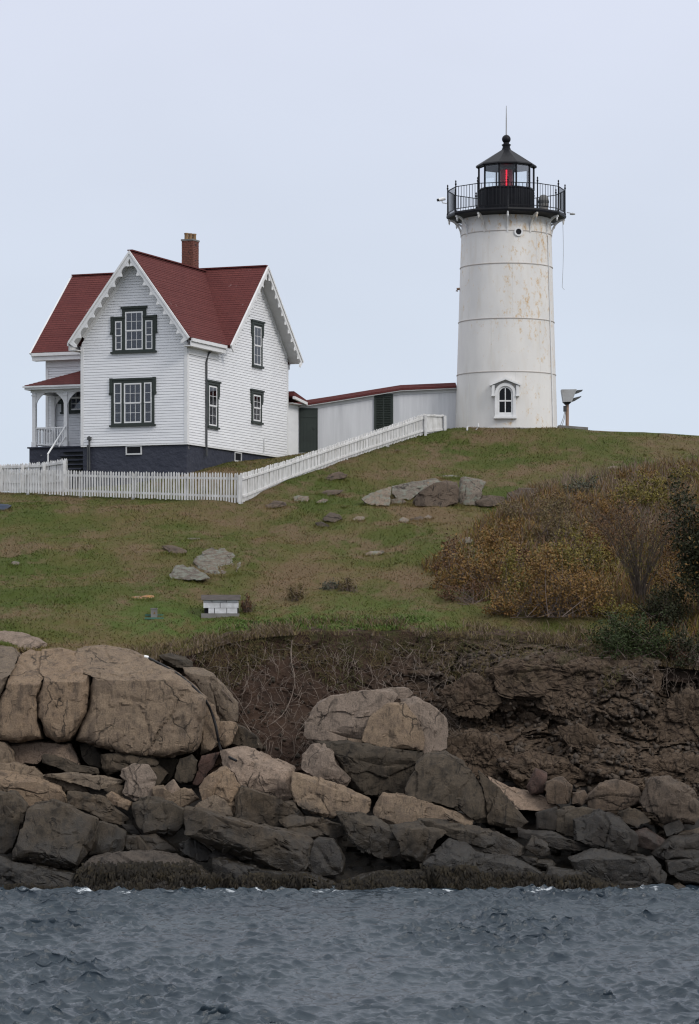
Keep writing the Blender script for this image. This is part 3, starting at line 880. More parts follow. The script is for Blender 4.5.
# boxed eaves
def eave(F, a0, a1, over, fr):
    mb = MB()
    mb.fbox(F, a0, a1, ZE-.30, ZE-.13, over-.03, over+.02)
    mb.fbox(F, a0, a1, ZE-.15, ZE-.02, over+.021, over+.085)
    mb.fbox(F, a0, a1, ZE-.335, ZE-.301, .02, over+.022)
    f0, f1 = fr
    mb.fbox(F, f0, f1, ZE-.60, ZE-.336, .044, .08)
    return mb.build('eave', M['trim_white'], house, OFF)
eave(Fside(0), -.44, 2.96, .36, (-.02, 2.9))
eave(Fleft(WX), -.44, 2.96, .36, (-.02, 2.9))
eave(Ffront(WY), -8.44, -5.06, .365, (MX, -5.06))
eave(Fback(MY), -8.44, -.03, .365, (MX, -.04))

# chimney with separate bricks
cxm, cym = hl(190.3, 255, front=6.2)[0], 6.2
ch0, ch1, cw, cd = 21.3, 23.70, .50, .62
chim = MB().box(cxm-cw/2+.012, cxm+cw/2-.012, cym-cd/2+.012, cym+cd/2-.012, ch0, ch1).build('chimney', M['mortar'], house, OFF)
mb = MB(); z = ch0; r = 0
while z < ch1-.02:
    for (ax, ln, fx) in (('x', cw, cym-cd/2), ('x', cw, cym+cd/2), ('y', cd, cxm-cw/2), ('y', cd, cxm+cw/2)):
        s0 = -ln/2; off = 0 if r % 2 else -.10
        p = s0 + off
        while p < ln/2 - .02:
            a, c = max(p, s0)+.005, min(p+.2, ln/2)-.005
            if c - a > .02:
                t = rnd.uniform(-.004, .005)
                if ax == 'x': mb.box(cxm+a, cxm+c, fx-.006-t, fx+.006+t, z+.005, z+.068)
                else: mb.box(fx-.006-t, fx+.006+t, cym+a, cym+c, z+.005, z+.068)
            p += .2
    z += .073; r += 1
o = mb.build('brickwork', M['brick'], chim, OFF); o['kind'] = 'stuff'
mb = MB(); mb.box(cxm-cw/2-.03, cxm+cw/2+.03, cym-cd/2-.03, cym+cd/2+.03, ch1, ch1+.07); mb.build('cap', M['concrete'], chim, OFF)
for dy in (-.17, 0, .17):
    MB().lathe([(.085,ch1+.07),(.08,ch1+.27),(.095,ch1+.29),(.095,ch1+.34),(.06,ch1+.34),(.06,ch1+.2)], (cxm+dy*.6, cym+dy), 10, caps=False).build('chimney_pot', M['pot'], chim, OFF, 40)
mb = MB(); mb.box(cxm-cw/2-.025, cxm+cw/2+.025, cym-cd/2-.024, cym+cd/2+.026, 21.9, ZR1-.02)
mb.box(cxm+cw/2-.1, cxm+cw/2+.03, cym-cd/2-.03, cym+cd/2+.03, 21.2, ZR1+.05)
mb.build('flashing', M['flashing'], chim, OFF)

# windows
def window(F, opens, boxes, sill, lights=(3,2), double=True):
    """opens: (a0, a1, z0, z1, columns) sash openings; boxes: dark green casing boards (a0, a1, z0, z1, depth)"""
    mb = MB()
    for a0, a1, z0, z1, d in boxes: mb.fbox(F, a0, a1, z0, z1, .012, d)
    w = mb.build('window', M['green'], house, OFF)
    MB().fbox(F, sill[0]-.04, sill[1]+.04, sill[2]-.07, sill[2]+.003, .012, .14).build('sill', M['green'], w, OFF)
    for a0, a1, z0, z1, nc in opens:
        zm = (z0+z1)/2; fw = .055 if nc > 1 else .045
        MB().fbox(F, a0+.01, a1-.01, z0+.01, z1-.01, .005, .034).build('room_shade', M['room'], w, OFF)
        # curtain: a pleated sheet behind the glass
        mb = MB(); nq = max(6, int((a1-a0)/.035)); vs = []
        for i in range(nq+1):
            a = a0+.02+(a1-a0-.04)*i/nq; c = .042 + .008*math.sin(i*2.1+a0*9) + rnd.uniform(-.002,.002)
            vs += [F(a, z0+.03, c), F(a, z1-.03, c)]
        mb.add(vs, [(2*i,2*i+2,2*i+3,2*i+1) for i in range(nq) if (i % 5) != 2])
        mb.build('curtain', M['curtain'], w, OFF)
        for (s0, s1, c) in ((zm-.02, z1, .072), (z0, zm+.02, .058)) if double else ((z0, z1, .06),):
            mb = MB()
            mb.fbox(F, a0, a0+fw, s0, s1, .035, c+.012); mb.fbox(F, a1-fw, a1, s0, s1, .035, c+.012)
            mb.fbox(F, a0+fw, a1-fw, s1-fw, s1, .035, c+.012); mb.fbox(F, a0+fw, a1-fw, s0, s0+fw, .035, c+.012)
            for i in range(1, nc):
                a = a0+fw + (a1-a0-2*fw)*i/nc
                mb.fbox(F, a-.008, a+.008, s0+fw, s1-fw, c-.006, c+.008)
            for j in range(1, lights[1]):
                z = s0+fw + (s1-s0-2*fw)*j/lights[1]
                mb.fbox(F, a0+fw, a1-fw, z-.008, z+.008, c-.007, c+.0075)
            mb.build('sash', M['trim_white'], w, OFF)
            MB().fbox(F, a0+fw-.003, a1-fw+.003, s0+fw-.003, s1-fw+.003, c-.004, c).build('pane', M['glass'], w, OFF)
    return w
def fw(px, py): return hl(px, py, front=0)
def sw(px, py): return hl(px, py, side=0)
FF, SS = Ffront(0), Fside(0)
def span(fn, x0, y0, x1, y1): 
    p, q = fn(x0, y1), fn(x1, y1); r = fn((x0+x1)/2, y0)
    return p[0], q[0], (p[1]+q[1])/2, r[1]
# upper front triple window with a raised centre
c0, c1, zb, zt = span(fw, 121.5, 307.8, 147.3, 351.5)
l0, r1, _, zs = span(fw, 112.2, 317.0, 156.8, 351.5)
ze = fw(134, 332.5)[1]
o1 = span(fw, 126, 311.8, 143.6, 349.8); o2 = span(fw, 116, 321.5, 122.6, 350.2); o3 = span(fw, 146.2, 320.5, 153.2, 349.4)
def triple(oc, ol, orr, left, right, top_c, top_s, bot, ear_z):
    bx = [(left+.04, ol[0], bot, top_s, .078), (ol[1], oc[0], bot, top_s, .079), (oc[1], orr[0], bot, top_s, .079), (orr[1], right-.04, bot, top_s, .078)]
    bx += [(ol[0], ol[1], ol[3], top_s, .077), (orr[0], orr[1], orr[3], top_s, .077), (oc[0], oc[1], oc[3], top_c, .081)]
    bx += [(left-.03, left+.10, ear_z, top_s+.05, .10), (right-.10, right+.03, ear_z, top_s+.05, .10), (left-.05, left+.04, ear_z-.06, ear_z+.03, .12), (right-.04, right+.05, ear_z-.06, ear_z+.03, .12)]
    bx += [(left-.02, (oc[0] if top_c > top_s+.1 else right+.02), top_s-.04, top_s+.035, .105)] + ([(oc[1], right+.02, top_s-.04, top_s+.035, .105)] if top_c > top_s+.1 else [])
    if top_c > top_s+.1:
        bx += [(oc[0]-.14, oc[0], top_s+.036, top_c, .08), (oc[1], oc[1]+.14, top_s+.036, top_c, .08), (oc[0]-.19, oc[1]+.19, top_c-.03, top_c+.06, .12)]
    bx += [(left+.04, right-.04, bot, min(oc[2], ol[2]), .076)]
    return window(FF, [(*oc, 3), (*ol, 1), (*orr, 1)], bx, (left+.02, right-.02, bot))
triple(o1, o2, o3, l0, r1, zt, zs, zb, ze)
oc = span(fw, 124.8, 383.3, 142.2, 423); ol = span(fw, 114.8, 383.2, 122.3, 423.4); orr = span(fw, 144.9, 382.6, 152.4, 422.4)
l0, r1, zb, zt = span(fw, 111, 379, 155.8, 424.8)
triple(oc, ol, orr, l0, r1, zt, zt, zb, fw(134, 393)[1])
# three hooded windows in the side wall
def hooded(px0, px1, py0, py1, sx0, sx1, sy0, sy1, ear):
    a0, a1, zb, zt = span(sw, px0, py0, px1, py1); s0, s1, z0, z1 = span(sw, sx0, sy0, sx1, sy1)
    ez = sw((px0+px1)/2, ear)[1]; zt2 = zt
    bx = [(s0-.16, s0, zb, zt, .075), (s1, s1+.16, zb, zt, .075), (s0, s1, z1, zt, .077), (s0-.15, s1+.15, zb, z0, .074),
          (s0-.26, s1+.26, zt-.12, zt, .11), (s0-.30, s1+.30, zt-.02, zt+.05, .14), (s0-.26, s0-.06, ez, zt-.121, .10), (s1+.06, s1+.26, ez, zt-.121, .10),
          (s0-.22, s0-.10, ez-.10, ez-.001, .095), (s1+.10, s1+.22, ez-.10, ez-.001, .095)]
    window(SS, [(s0, s1, z0, z1, 2)], bx, (s0-.15, s1+.15, zb))
hooded(251, 263.4, 322.2, 366.3, 252.6, 259.6, 326.6, 365.2, 335)
hooded(250.6, 263.4, 391.3, 422.6, 251.9, 259.0, 395.2, 421.2, 402)
hooded(206, 219.4, 382.2, 427.3, 207.4, 215.3, 386.2, 425.8, 396)
# small basement lights
def cellar(F, fn, x0, y0, x1, y1, d):
    a0, a1, z0, z1 = span(fn, x0, y0, x1, y1)
    mb = MB(); mb.fbox(F, a0, a1, z0, z0+.06, -.02, d); mb.fbox(F, a0, a1, z1-.05, z1, -.02, d); mb.fbox(F, a0, a0+.05, z0+.06, z1-.05, -.02, d); mb.fbox(F, a1-.05, a1, z0+.06, z1-.05, -.02, d)
    w = mb.build('cellar_window', M['soffit'], house, OFF)
    MB().fbox(F, a0+.05, a1-.05, z0+.06, z1-.05, -.02, -.012).build('pane', M['black'], w, OFF)
cellar(FF, fw, 125.8, 445.6, 141.8, 454.8, .02)
cellar(SS, sw, 234.5, 452.2, 241.5, 462, .02)
# downspout, vent pipe, meter pipes
d0 = sw(213.5, 342.5); d1 = sw(206.3, 352); d2 = sw(204.6, 362); d3 = sw(204.6, 456.5)
MB().tube([(.30,d0[0],d0[1]),(.24,d0[0]-.05,d0[1]-.12),(.10,d1[0],d1[1]-.06),(.085,d2[0],d2[1]),(.085,d3[0],d3[1])], .045, 8).build('downspout', M['dark_metal'], house, OFF, 40)
v0 = sw(262.6, 439); v1 = sw(262.6, 452)
MB().tube([(.06,v0[0],v0[1]),(.06,v1[0],v1[1])], .03, 6).build('vent_pipe', M['soffit'], house, OFF)
m0 = fw(90, 440); m1 = fw(91.5, 470)
mb = MB(); mb.tube([(m0[0],-.08,m0[1]+.15),(m0[0]+.02,-.08,m1[1])], .035, 6); mb.tube([(m0[0]-.07,-.08,m0[1]-.2),(m0[0]-.07,-.08,m1[1])], .025, 6)
mb.box(m0[0]-.05, m0[0]+.09, -.16, -.04, m0[1], m0[1]+.12)
mb.build('meter_pipe', M['dark_metal'], house, OFF, 40)

# porch in the corner of wing and main block
PF = 14.92; ZP = 17.43
pb = MB(); pb.box(-7.80, WX-.02, 1.5, WY-.01, HB-1.0, PF-.06); porch = pb.build('porch', M['navy'], house, OFF)
MB().box(-7.86, WX-.02, 1.42, WY-.02, PF-.058, PF).build('deck', M['navy'], porch, OFF)
for i in range(5):
    MB().box(-6.22, WX-.06, 1.50-.30*(i+1), 1.50-.30*i, PF-.20*(i+1)-.05, PF-.20*(i+1)).build('tread', M['navy'], porch, OFF)
    MB().box(-6.20, WX-.08, 1.50-.30*i-.03, 1.50-.30*i-.001, PF-.20*(i+1)-.2, PF-.20*(i+1)-.052).build('riser', M['dark_metal'], porch, OFF)
for (x, y) in ((-7.62, 1.62), (-6.17, 1.62), (-7.56, 3.22), (WX-.12, 1.62)):
    mb = MB(); mb.box(x-.075, x+.075, y-.075, y+.075, PF, ZP-.28); mb.box(x-.10, x+.10, y-.10, y+.10, ZP-.42, ZP-.36); mb.box(x-.10, x+.10, y-.10, y+.10, PF, PF+.22)
    mb.build('post', M['trim_white'], porch, OFF)
mb = MB(); mb.box(-7.76, WX-.02, 1.53, 1.71, ZP-.28, ZP-.06); mb.box(-7.75, -7.57, 1.711, WY-.03, ZP-.281, ZP-.061); mb.build('beam', M['trim_white'], porch, OFF)
def bracket(x, sx, y=1.62):
    pts = []
    for i in range(7):
        a = math.pi/2*i/6; pts.append((x+sx*(.075+.42*(1-math.cos(a))), y, ZP-.28-.50*(1-math.sin(a))))
    pts = [(x+sx*.075, y, ZP-.281), (x+sx*.075, y, ZP-.80)] + [(x+sx*(.075+.42*t), y, ZP-.80+.52*(t**.55)) for t in (.15,.35,.6,.8,1.0)]
    MB().prism([(p[0], y-.03, min(p[2], ZP-.281)) for p in pts], (0,.06,0)).build('bracket', M['trim_white'], porch, OFF)
bracket(-7.62, 1); bracket(-6.17, -1); bracket(-6.17, 1); bracket(WX-.12, -1); bracket(-7.56, 1, 3.22)
mb = MB(); mb.box(-7.55, -6.24, 1.585, 1.655, PF+.75, PF+.81); mb.box(-7.55, -6.24, 1.59, 1.65, PF+.08, PF+.13)
mb.box(-7.70, -7.62, 1.70, 3.15, PF+.75, PF+.81); mb.box(-7.69, -7.63, 1.70, 3.15, PF+.08, PF+.13); mb.build('rail', M['trim_white'], porch, OFF)
bal = MB().box(-.018, .018, -.018, .018, PF+.131-HB, PF+.749-HB).build('baluster', M['trim_white'], porch)
bal.location = (-7.52, 1.62, 0)
for i in range(1, 11):
    o = bal.copy(); C.objects.link(o); o.parent = porch; o.location = (-7.52+.12*i, 1.62, 0)
for i in range(10):
    o = bal.copy(); C.objects.link(o); o.parent = porch; o.location = (-7.66, 1.80+.14*i, 0)
for x, hgt in ((-6.16, .82),):
    mb = MB(); mb.tube([(x,1.56,PF+.83),(x,-.05,PF-.42)], .035, 8); mb.tube([(x,1.56,PF+.40),(x,.95,PF-.05)], .03, 8)
    mb.tube([(x,-.02,PF-.40),(x,-.02,PF-1.5)], .035, 8)
    mb.build('handrail', M['trim_white'], porch, OFF, 40)
# porch hip roof
zt = 18.20; mb = MB()
mb.prism([(-7.91,1.28,ZP),(WX+.0,1.28,ZP),(WX+.0,WY,zt),(-6.22,WY,zt)], (0,0,-.05))
mb.prism([(-7.91,1.28,ZP),(-6.22,WY,zt),(-7.91,WY,ZP)], (0,0,-.05))
for i in range(14):
    t0, t1 = i/14, (i+1.1)/14
    y0, y1 = 1.28+(WY-1.28)*t0, min(1.28+(WY-1.28)*t1, WY); z0, z1 = ZP+(zt-ZP)*t0, ZP+(zt-ZP)*min(t1,1)
    mb.add([(-7.91+1.76*t0,y0,z0+.02),(WX,y0,z0+.02),(WX,y1,z1+.004),(-7.91+1.76*min(t1,1),y1,z1+.004),(-7.91+1.76*t0,y0,z0),(WX,y0,z0)], [(0,1,2,3),(4,5,1,0)])
mb.build('porch_roof', M['roof'], porch, OFF)
mb = MB(); mb.box(-7.90, WX-.01, 1.26, 1.34, ZP-.17, ZP-.051); mb.box(-7.92, -7.84, 1.341, WY-.04, ZP-.171, ZP-.052); mb.box(-7.90, WX-.01, 1.345, WY-.04, ZP-.06, ZP-.052)
mb.box(-7.96, WX-.01, 1.20, 1.259, ZP-.09, ZP-.02); mb.build('fascia', M['trim_white'], porch, OFF)
# window behind the porch
a0 = hl(60, 400, front=WY)[0]; a1 = hl(81, 400, front=WY)[0] + .5
z0 = hl(70, 412.2, front=WY)[1]; z1 = hl(70, 392, front=WY)[1] + .35
window(Ffront(WY), [(a0+.50, a1-.2, z0+.08, z1-.1, 3)], [(a0+.1, a0+.55, z0, z1, .09), (a0-.05, a0+.2, z0+.35, z1, .12), (a1-.2, a1-.02, z0, z1, .08), (a0+.55, a1-.2, z1-.1, z1, .085), (a0+.55, a1-.2, z0, z0+.08, .08)], (a0+.1, a1, z0))
# low rear ell showing beyond the corner
mb = MB(); mb.box(-3.2, -.05, MY+.035, MY+1.4, 13.6, 17.14); ell = mb.build('rear_ell', M['siding'], house, OFF)
mb = MB(); mb.prism([(.30,MY+.06,17.66),(.30,MY+1.5,17.38),(.30,MY+1.5,17.29),(.30,MY+.06,17.45)], (-3.6,0,0)); mb.build('ell_roof', M['roof'], ell, OFF)
mb = MB(); mb.prism([(.34,MY+.06,17.445),(.34,MY+1.52,17.285),(.34,MY+1.52,17.17),(.34,MY+.06,17.33)], (-.1,0,0)); mb.box(-.03, .239, MY+.06, MY+1.45, 17.15, 17.17); mb.build('ell_eave', M['trim_white'], ell, OFF)

# ------------------------------------------------------------------ covered walkway between house and tower
def zy(py, Y): return EYE + (HY-py)/F_PX*Y
def xp(px, Y): return (px-CX)/F_PX*Y
Yw = 130.1
walk = thing('covered_walkway', (xp(370,Yw), Yw, 14.6), 'long low white covered passage with red roof joining house to tower', 'passage')
WO = tuple(walk.location)
prof = [(288, 409.0), (330, 402.5), (401, 391.0), (457.5, 388.6)]       # eave line
tops = [zy(p[1], Yw) for p in prof]; xw = [xp(p[0], Yw) for p in prof]
mb = MB()
mb.prism([(xw[0],Yw,14.0)] + [(xw[-1],Yw,14.0)] + [(x,Yw,z) for x, z in zip(xw[::-1], tops[::-1])], (0,2.0,0))
wb = mb.build('wall', M['board_wall'], walk, WO)
# board joints: narrow cover strips
st = MB().box(-.02, .02, -.014, 0, 0, 1).build('batten', M['board_wall'], walk)
first = True
for px in (296,):
    x = xp(px, Yw); z = float(np.interp(x, xw, tops))
    o = st if first else st.copy()
    if not first: C.objects.link(o); o.parent = walk
    first = False
    o.location = (x-WO[0], Yw-.002-WO[1], 14.0-WO[2]); o.scale = (.7, 1, z-14.05)
mb = MB()
for i in range(3):
    x0, x1, z0, z1 = xw[i]-(.0 if i else .02), xw[i+1], tops[i], tops[i+1]
    if i == 2: x1 -= .05
    for k in range(7):                                  # lapped shingle rows up the near slope
        y0, y1 = Yw-.22+k*.19, Yw-.22+(k+1.15)*.19; a, c = k*.036, (k+1.15)*.036
        mb.add([(x0,y0,z0+.10+a+.014),(x1,y0,z1+.10+a+.014),(x1,y1,z1+.10+c),(x0,y1,z0+.10+c),(x0,y0,z0+.02+a),(x1,y0,z1+.02+a)], [(0,1,2,3),(4,5,1,0)])
    mb.prism([(x0,Yw+1.12,z0+.31),(x0,Yw+2.2,z0+.05),(x0,Yw-.2,z0+.05)], (x1-x0,0,z1-z0))
mb.build('roof', M['roof'], walk, WO)
mb = MB()
for i in range(3):
    mb.beam((xw[i],Yw-.10,tops[i]+.0),(xw[i+1]-(.05 if i==2 else 0),Yw-.10,tops[i+1]),.20,.04)
    mb.beam((xw[i],Yw-.017,tops[i]-.09),(xw[i+1]-(.05 if i==2 else 0),Yw-.017,tops[i+1]-.09),.03,.13)
mb.build('eave', M['soffit'], walk, WO)
for (p0, p1, pt, pb, lou) in ((300.6,316.6,409.5,452,False),(375.2,392.0,395.5,430,True)):
    x0, x1, z0, z1 = xp(p0,Yw), xp(p1,Yw), zy(pb,Yw), zy(pt,Yw)
    d = MB().box(x0, x1, Yw-.05, Yw-.004, z0, z1).build('door', M['green'], walk, WO)
    mb = MB(); mb.box(x0-.05,x0,Yw-.07,Yw-.003,z0,z1+.06); mb.box(x1,x1+.05,Yw-.07,Yw-.003,z0,z1+.06); mb.box(x0,x1,Yw-.07,Yw-.003,z1,z1+.06)
    mb.build('frame', M['green'], d, WO)
    if lou:
        mb = MB()
        for c0, c1 in ((x0+.06,(x0+x1)/2-.03),((x0+x1)/2+.03,x1-.06)):
            z = z0+.1
            while z < z1-.1:
                mb.add([(c0,Yw-.052,z),(c1,Yw-.052,z),(c1,Yw-.085,z+.05),(c0,Yw-.085,z+.05),(c1,Yw-.052,z+.06),(c0,Yw-.052,z+.06)], [(0,1,2,3),(3,2,4,5)]); z += .075
        o = mb.build('louvre', M['green'], d, WO); o['kind'] = 'stuff'
    else:
        mb = MB()
        for i in range(1, 5):
            x = x0+(x1-x0)*i/5; mb.box(x-.006, x+.006, Yw-.058, Yw-.051, z0, z1)
        mb.box(x0, x1, Yw-.066, Yw-.0585, z1-.35, z1-.25); mb.box(x1-.14, x1-.08, Yw-.09, Yw-.0585, z0+1.0, z0+1.1)
        mb.build('latch_board', M['green'], d, WO)

# ------------------------------------------------------------------ the lighthouse
TX, TY, TZ = (506.3-CX)/F_PX*130, 130.0, 15.75
tower = thing('lighthouse', (TX, TY, TZ), 'white rust-stained iron lighthouse tower with black gallery and red-lit lantern', 'lighthouse')
TO = (TX, TY, TZ)
def tr(z): return 2.215 - (z-16.0)*.0305
prof = [(tr(z), z) for z in (15.4, 16.0, 17.2, 18.46, 19.6, 20.74, 21.9, 23.1, 24.5, 25.18)]
MB().lathe(prof, (TX,TY), 64).build('tower_shell', M['tower'], tower, TO, 40)
for z in (18.46, 20.74, 23.1, 24.5):
    r = tr(z); MB().lathe([(r-.02,z-.03),(r+.018,z-.025),(r+.024,z-.004),(r+.024,z+.008),(r-.02,z+.024)], (TX,TY), 64, caps=False).build('plate_flange', M['rust_ring'], tower, TO, 40)
mb = MB()                                              # conduit and vertical seam on the right flank
a = math.radians(61); pts = [(TX+(tr(z)+.03)*math.sin(a), TY-(tr(z)+.03)*math.cos(a), z) for z in (16.0, 18, 20, 22, 24.4)]
mb.tube(pts, .028, 6); mb.build('conduit', M['trim_white'], tower, TO, 40)
for deg in (-35, 55):
    a = math.radians(deg); z0 = 16
    for za, zb in ((16.0,18.42),(18.5,20.7),(20.78,23.06),(23.14,24.46)):
        pass
mb = MB()
for za, zb, degs in ((16.0,18.42,(-52,8,68)),(18.5,20.7,(-20,40)),(20.78,23.06,(-55,5,66)),(23.14,24.46,(-24,38))):
    for deg in degs:
        a = math.radians(deg); mb.tube([(TX+(tr(za)-.004)*math.sin(a),TY-(tr(za)-.004)*math.cos(a),za),(TX+(tr(zb)-.004)*math.sin(a),TY-(tr(zb)-.004)*math.cos(a),zb)], .012, 5)
mb.build('plate_seam', M['tower'], tower, TO)
# concrete collar at the base
MB().lathe([(tr(16)+.10,15.3),(tr(16)+.10,16.02),(tr(16)+.06,16.05),(tr(16)-.02,16.06)], (TX,TY), 48, caps=False).build('base_collar', M['concrete'], tower, TO, 40)
# gallery deck: twelve-sided
A12 = math.radians(-1.5)
deck = MB().lathe([(1.90,25.18),(2.50,25.25),(2.58,25.26),(2.60,25.33),(2.58,25.40),(1.1,25.42)], (TX,TY), 12, A12).build('gallery', M['black'], tower, TO)
def pol(r, deg, z): 
    a = math.radians(deg); return Vector((TX+r*math.sin(a), TY-r*math.cos(a), z))
def pmesh():
    mb = MB(); mb.lathe([(.045,0),(.045,.06),(.030,.09),(.026,1.12),(.042,1.15),(.042,1.19),(.018,1.22),(.035,1.27),(.030,1.31),(.0,1.35)], (0,0), 8, caps=False); return mb
post = pmesh().build('rail_post', M['black'], deck, smooth=40)
balu = MB().tube([(0,0,.10),(0,0,1.05)], .0125, 5).build('baluster', M['black'], deck)
brm = MB()
for i in range(9):
    pass
posts = []
for k in range(12):
    deg = -1.5 + 30*k
    o = post if k == 0 else post.copy()
    if k: C.objects.link(o); o.parent = deck
    o.location = pol(2.54, deg, 25.40) - Vector(TO); posts.append(pol(2.54, deg, 25.40))
nb = 0
for k in range(12):
    p, q = posts[k], posts[(k+1) % 12]
    for j in range(1, 8):
        o = balu if nb == 0 else balu.copy()
        if nb: C.objects.link(o); o.parent = deck
        o.location = p.lerp(q, j/8) - Vector(TO); nb += 1
    mb = MB(); mb.beam(p+Vector((0,0,1.06)), q+Vector((0,0,1.06)), .035, .03); mb.beam(p+Vector((0,0,.11)), q+Vector((0,0,.11)), .03, .03)
    mb.build('rail', M['black'], deck, TO)
for k in range(12):                                     # curved brackets under the deck
    deg = -1.5 + 30*k; a = math.radians(deg); mb = MB()
    path = []
    for i in range(9):
        t = math.pi/2*i/8; path.append((tr(24.4)+.02 + .56*(1-math.cos(t)), 24.42 + .74*math.sin(t)))
    side = Vector((math.cos(a), math.sin(a), 0))*.035
    for i in range(8):
        (r0, z0), (r1, z1) = path[i], path[i+1]
        w = .085
        d = Vector((r1-r0, z1-z0)).normalized(); nx, nz = -d.y*w, d.x*w
        pts = [pol(r0,deg,z0)-side, pol(r1,deg,z1)-side, pol(r1+nx,deg,z1+nz)-side, pol(r0+nx,deg,z0+nz)-side]
        mb.prism(pts, side*2)
    mb.tube([pol(2.47,deg,25.2), pol(2.47,deg,25.06), pol(2.47,deg,24.98)], [.05,.045,.01], 6)
    mb.build('bracket', M['trim_white'] if k % 2 == 0 else M['tower'], tower, TO)
# lantern: ten sides
A10 = math.radians(18); LR = 1.20
lan = MB().lathe([(LR+.05,25.42),(LR+.05,25.52),(LR,25.55),(LR,26.44),(LR+.03,26.46),(LR+.03,26.52),(LR-.08,26.52)], (TX,TY), 10, A10, False)
for k in range(10):
    for j in range(6):
        p = pol(LR,18+36*k,0).lerp(pol(LR,54+36*k,0), j/6)
        mb_ = lan.tube([(p.x,p.y,25.56),(p.x,p.y,26.44)], .016, 4)
lan = lan.build('lantern', M['black'], tower, TO)
MB().lathe([(0.001,26.30),(LR-.08,26.30)], (TX,TY), 10, A10, False).build('lantern_floor', M['dark_metal'], lan, TO)
for k in range(10):
    p, q = pol(LR-.01,18+36*k,0), pol(LR-.01,54+36*k,0)
    p2, q2 = p.lerp(q,.035), p.lerp(q,.965)
    o3 = (p+q)/2 - Vector((TX,TY,0)); o3.normalize()
    MB().prism([(p2.x,p2.y,26.52),(q2.x,q2.y,26.52),(q2.x,q2.y,27.47),(p2.x,p2.y,27.47)], -o3*.012).build('pane', M['lantern_glass'], lan, TO)
    MB().tube([(p.x,p.y,26.50),(p.x,p.y,27.50)], .045, 6).build('mullion', M['black'], lan, TO)
roof = MB().lathe([(LR-.06,27.46),(LR+.10,27.45),(LR+.13,27.50),(LR+.09,27.56),(.62,27.98),(.20,28.24),(.19,28.30),(.165,28.30),(.165,28.42),(.20,28.43),(.20,28.47),(.13,28.50),(.11,28.58)], (TX,TY), 10, A10)
roof.build('lantern_roof', M['black'], tower, TO)
MB().lathe([(LR-.1,27.455),(.7,27.85),(.05,28.0)], (TX,TY), 10, A10, False).build('ceiling', M['grey_metal'], lan, TO)
MB().lathe([(.19*math.sin(math.pi*i/12)+.001, 28.70-.19*math.cos(math.pi*i/12)) for i in range(13)], (TX,TY), 16).build('ball_vent', M['black'], tower, TO, 60)
MB().tube([(TX,TY,28.85),(TX,TY,29.6),(TX,TY,30.15)], [.035,.026,.014], 6).build('lightning_rod', M['grey_metal'], tower, TO)
# beacon
MB().lathe([(.16,26.31),(.16,26.56),(.27,26.58),(.29,26.95),(.27,27.36),(.10,27.42)], (TX,TY), 20).build('beacon', M['lens'], lan, TO, 40)
mb = MB()
for i in range(7):
    mb.lathe([(.015,26.60+.105*i),(.034,26.615+.105*i),(.034,26.68+.105*i),(.015,26.695+.105*i)], (TX-.01,TY-.34), 8)
mb.build('lamp', M['lamp'], lan, TO)
# porthole
pz = zy(231.5, 128.0); pdeg = math.degrees(math.asin((516.0-506.3)/F_PX*128/tr(24.4)))
def pdisc(r0, r1, c0, c1, mat, name):
    a = math.radians(pdeg); O = Vector((math.sin(a),-math.cos(a),0)); R = Vector((math.cos(a),math.sin(a),0)); U = Vector((0,0,1))
    base = Vector((TX,TY,pz)) + O*tr(24.4); n = 20; mb = MB()
    ring = lambda r, c: [base+O*c+(R*math.cos(2*math.pi*i/n)+U*math.sin(2*math.pi*i/n))*r for i in range(n)]
    vs = ring(r0, c0)+ring(r1, c0)+ring(r1, c1)+ring(r0, c1); fs = []
    for k in range(4):
        for i in range(n):
            fs.append((k*n+i, k*n+(i+1)%n, ((k+1)%4)*n+(i+1)%n, ((k+1)%4)*n+i))
    mb.add(vs, fs); return mb.build(name, mat, tower, TO, 40)
ph = pdisc(.125, .19, -.1, .06, M['trim_white'], 'porthole')
pdisc(.0005, .13, -.05, .035, M['black'], 'porthole_glass')
# arched window with a little pediment
wz0, cxw, Yf = zy(416.7,127.85), TX-.16, TY-2.16
z_s, z_spring, hw_ = zy(413.4,127.85), zy(393.8,127.85), .285
def arch(w, z0, zs, n=10): return [(-w, z0)] + [(w, z0)] + [(w*math.cos(math.pi*i/n), zs+w*math.sin(math.pi*i/n)) for i in range(n+1)]
def arch_ring(w0, w1, z0a, z0b, zs, y0, y1, n=12):
    inn = [(w0, z0a)] + [(w0*math.cos(math.pi*i/n), zs+w0*math.sin(math.pi*i/n)) for i in range(n+1)] + [(-w0, z0a)]
    out = [(w1, z0b)] + [(w1*math.cos(math.pi*i/n), zs+w1*math.sin(math.pi*i/n)) for i in range(n+1)] + [(-w1, z0b)]
    mb = MB()
    for i in range(len(inn)-1):
        mb.prism([(cxw+inn[i][0],y0,inn[i][1]),(cxw+out[i][0],y0,out[i][1]),(cxw+out[i+1][0],y0,out[i+1][1]),(cxw+inn[i+1][0],y0,inn[i+1][1])], (0,y1-y0,0))
    return mb
tw = arch_ring(hw_+.04, .45, wz0, wz0, z_spring, Yf-.16, Yf+.25)
tw.box(cxw-.49, cxw+.49, Yf-.20, Yf+.25, wz0-.085, wz0)
tw.box(cxw-hw_-.05, cxw+hw_+.05, Yf-.12, Yf+.25, wz0+.002, z_s+.0)
tw = tw.build('window', M['trim_white'], tower, TO)
zp = zy(384.8,127.85)
mb = MB(); zq = zy(377.6,127.85)
mb.prism([(cxw-.66,Yf-.26,zp),(cxw-.64,Yf-.26,zp-.05),(cxw,Yf-.26,zq-.10),(cxw+.64,Yf-.26,zp-.05),(cxw+.66,Yf-.26,zp),(cxw,Yf-.26,zq)], (0,.55,0))
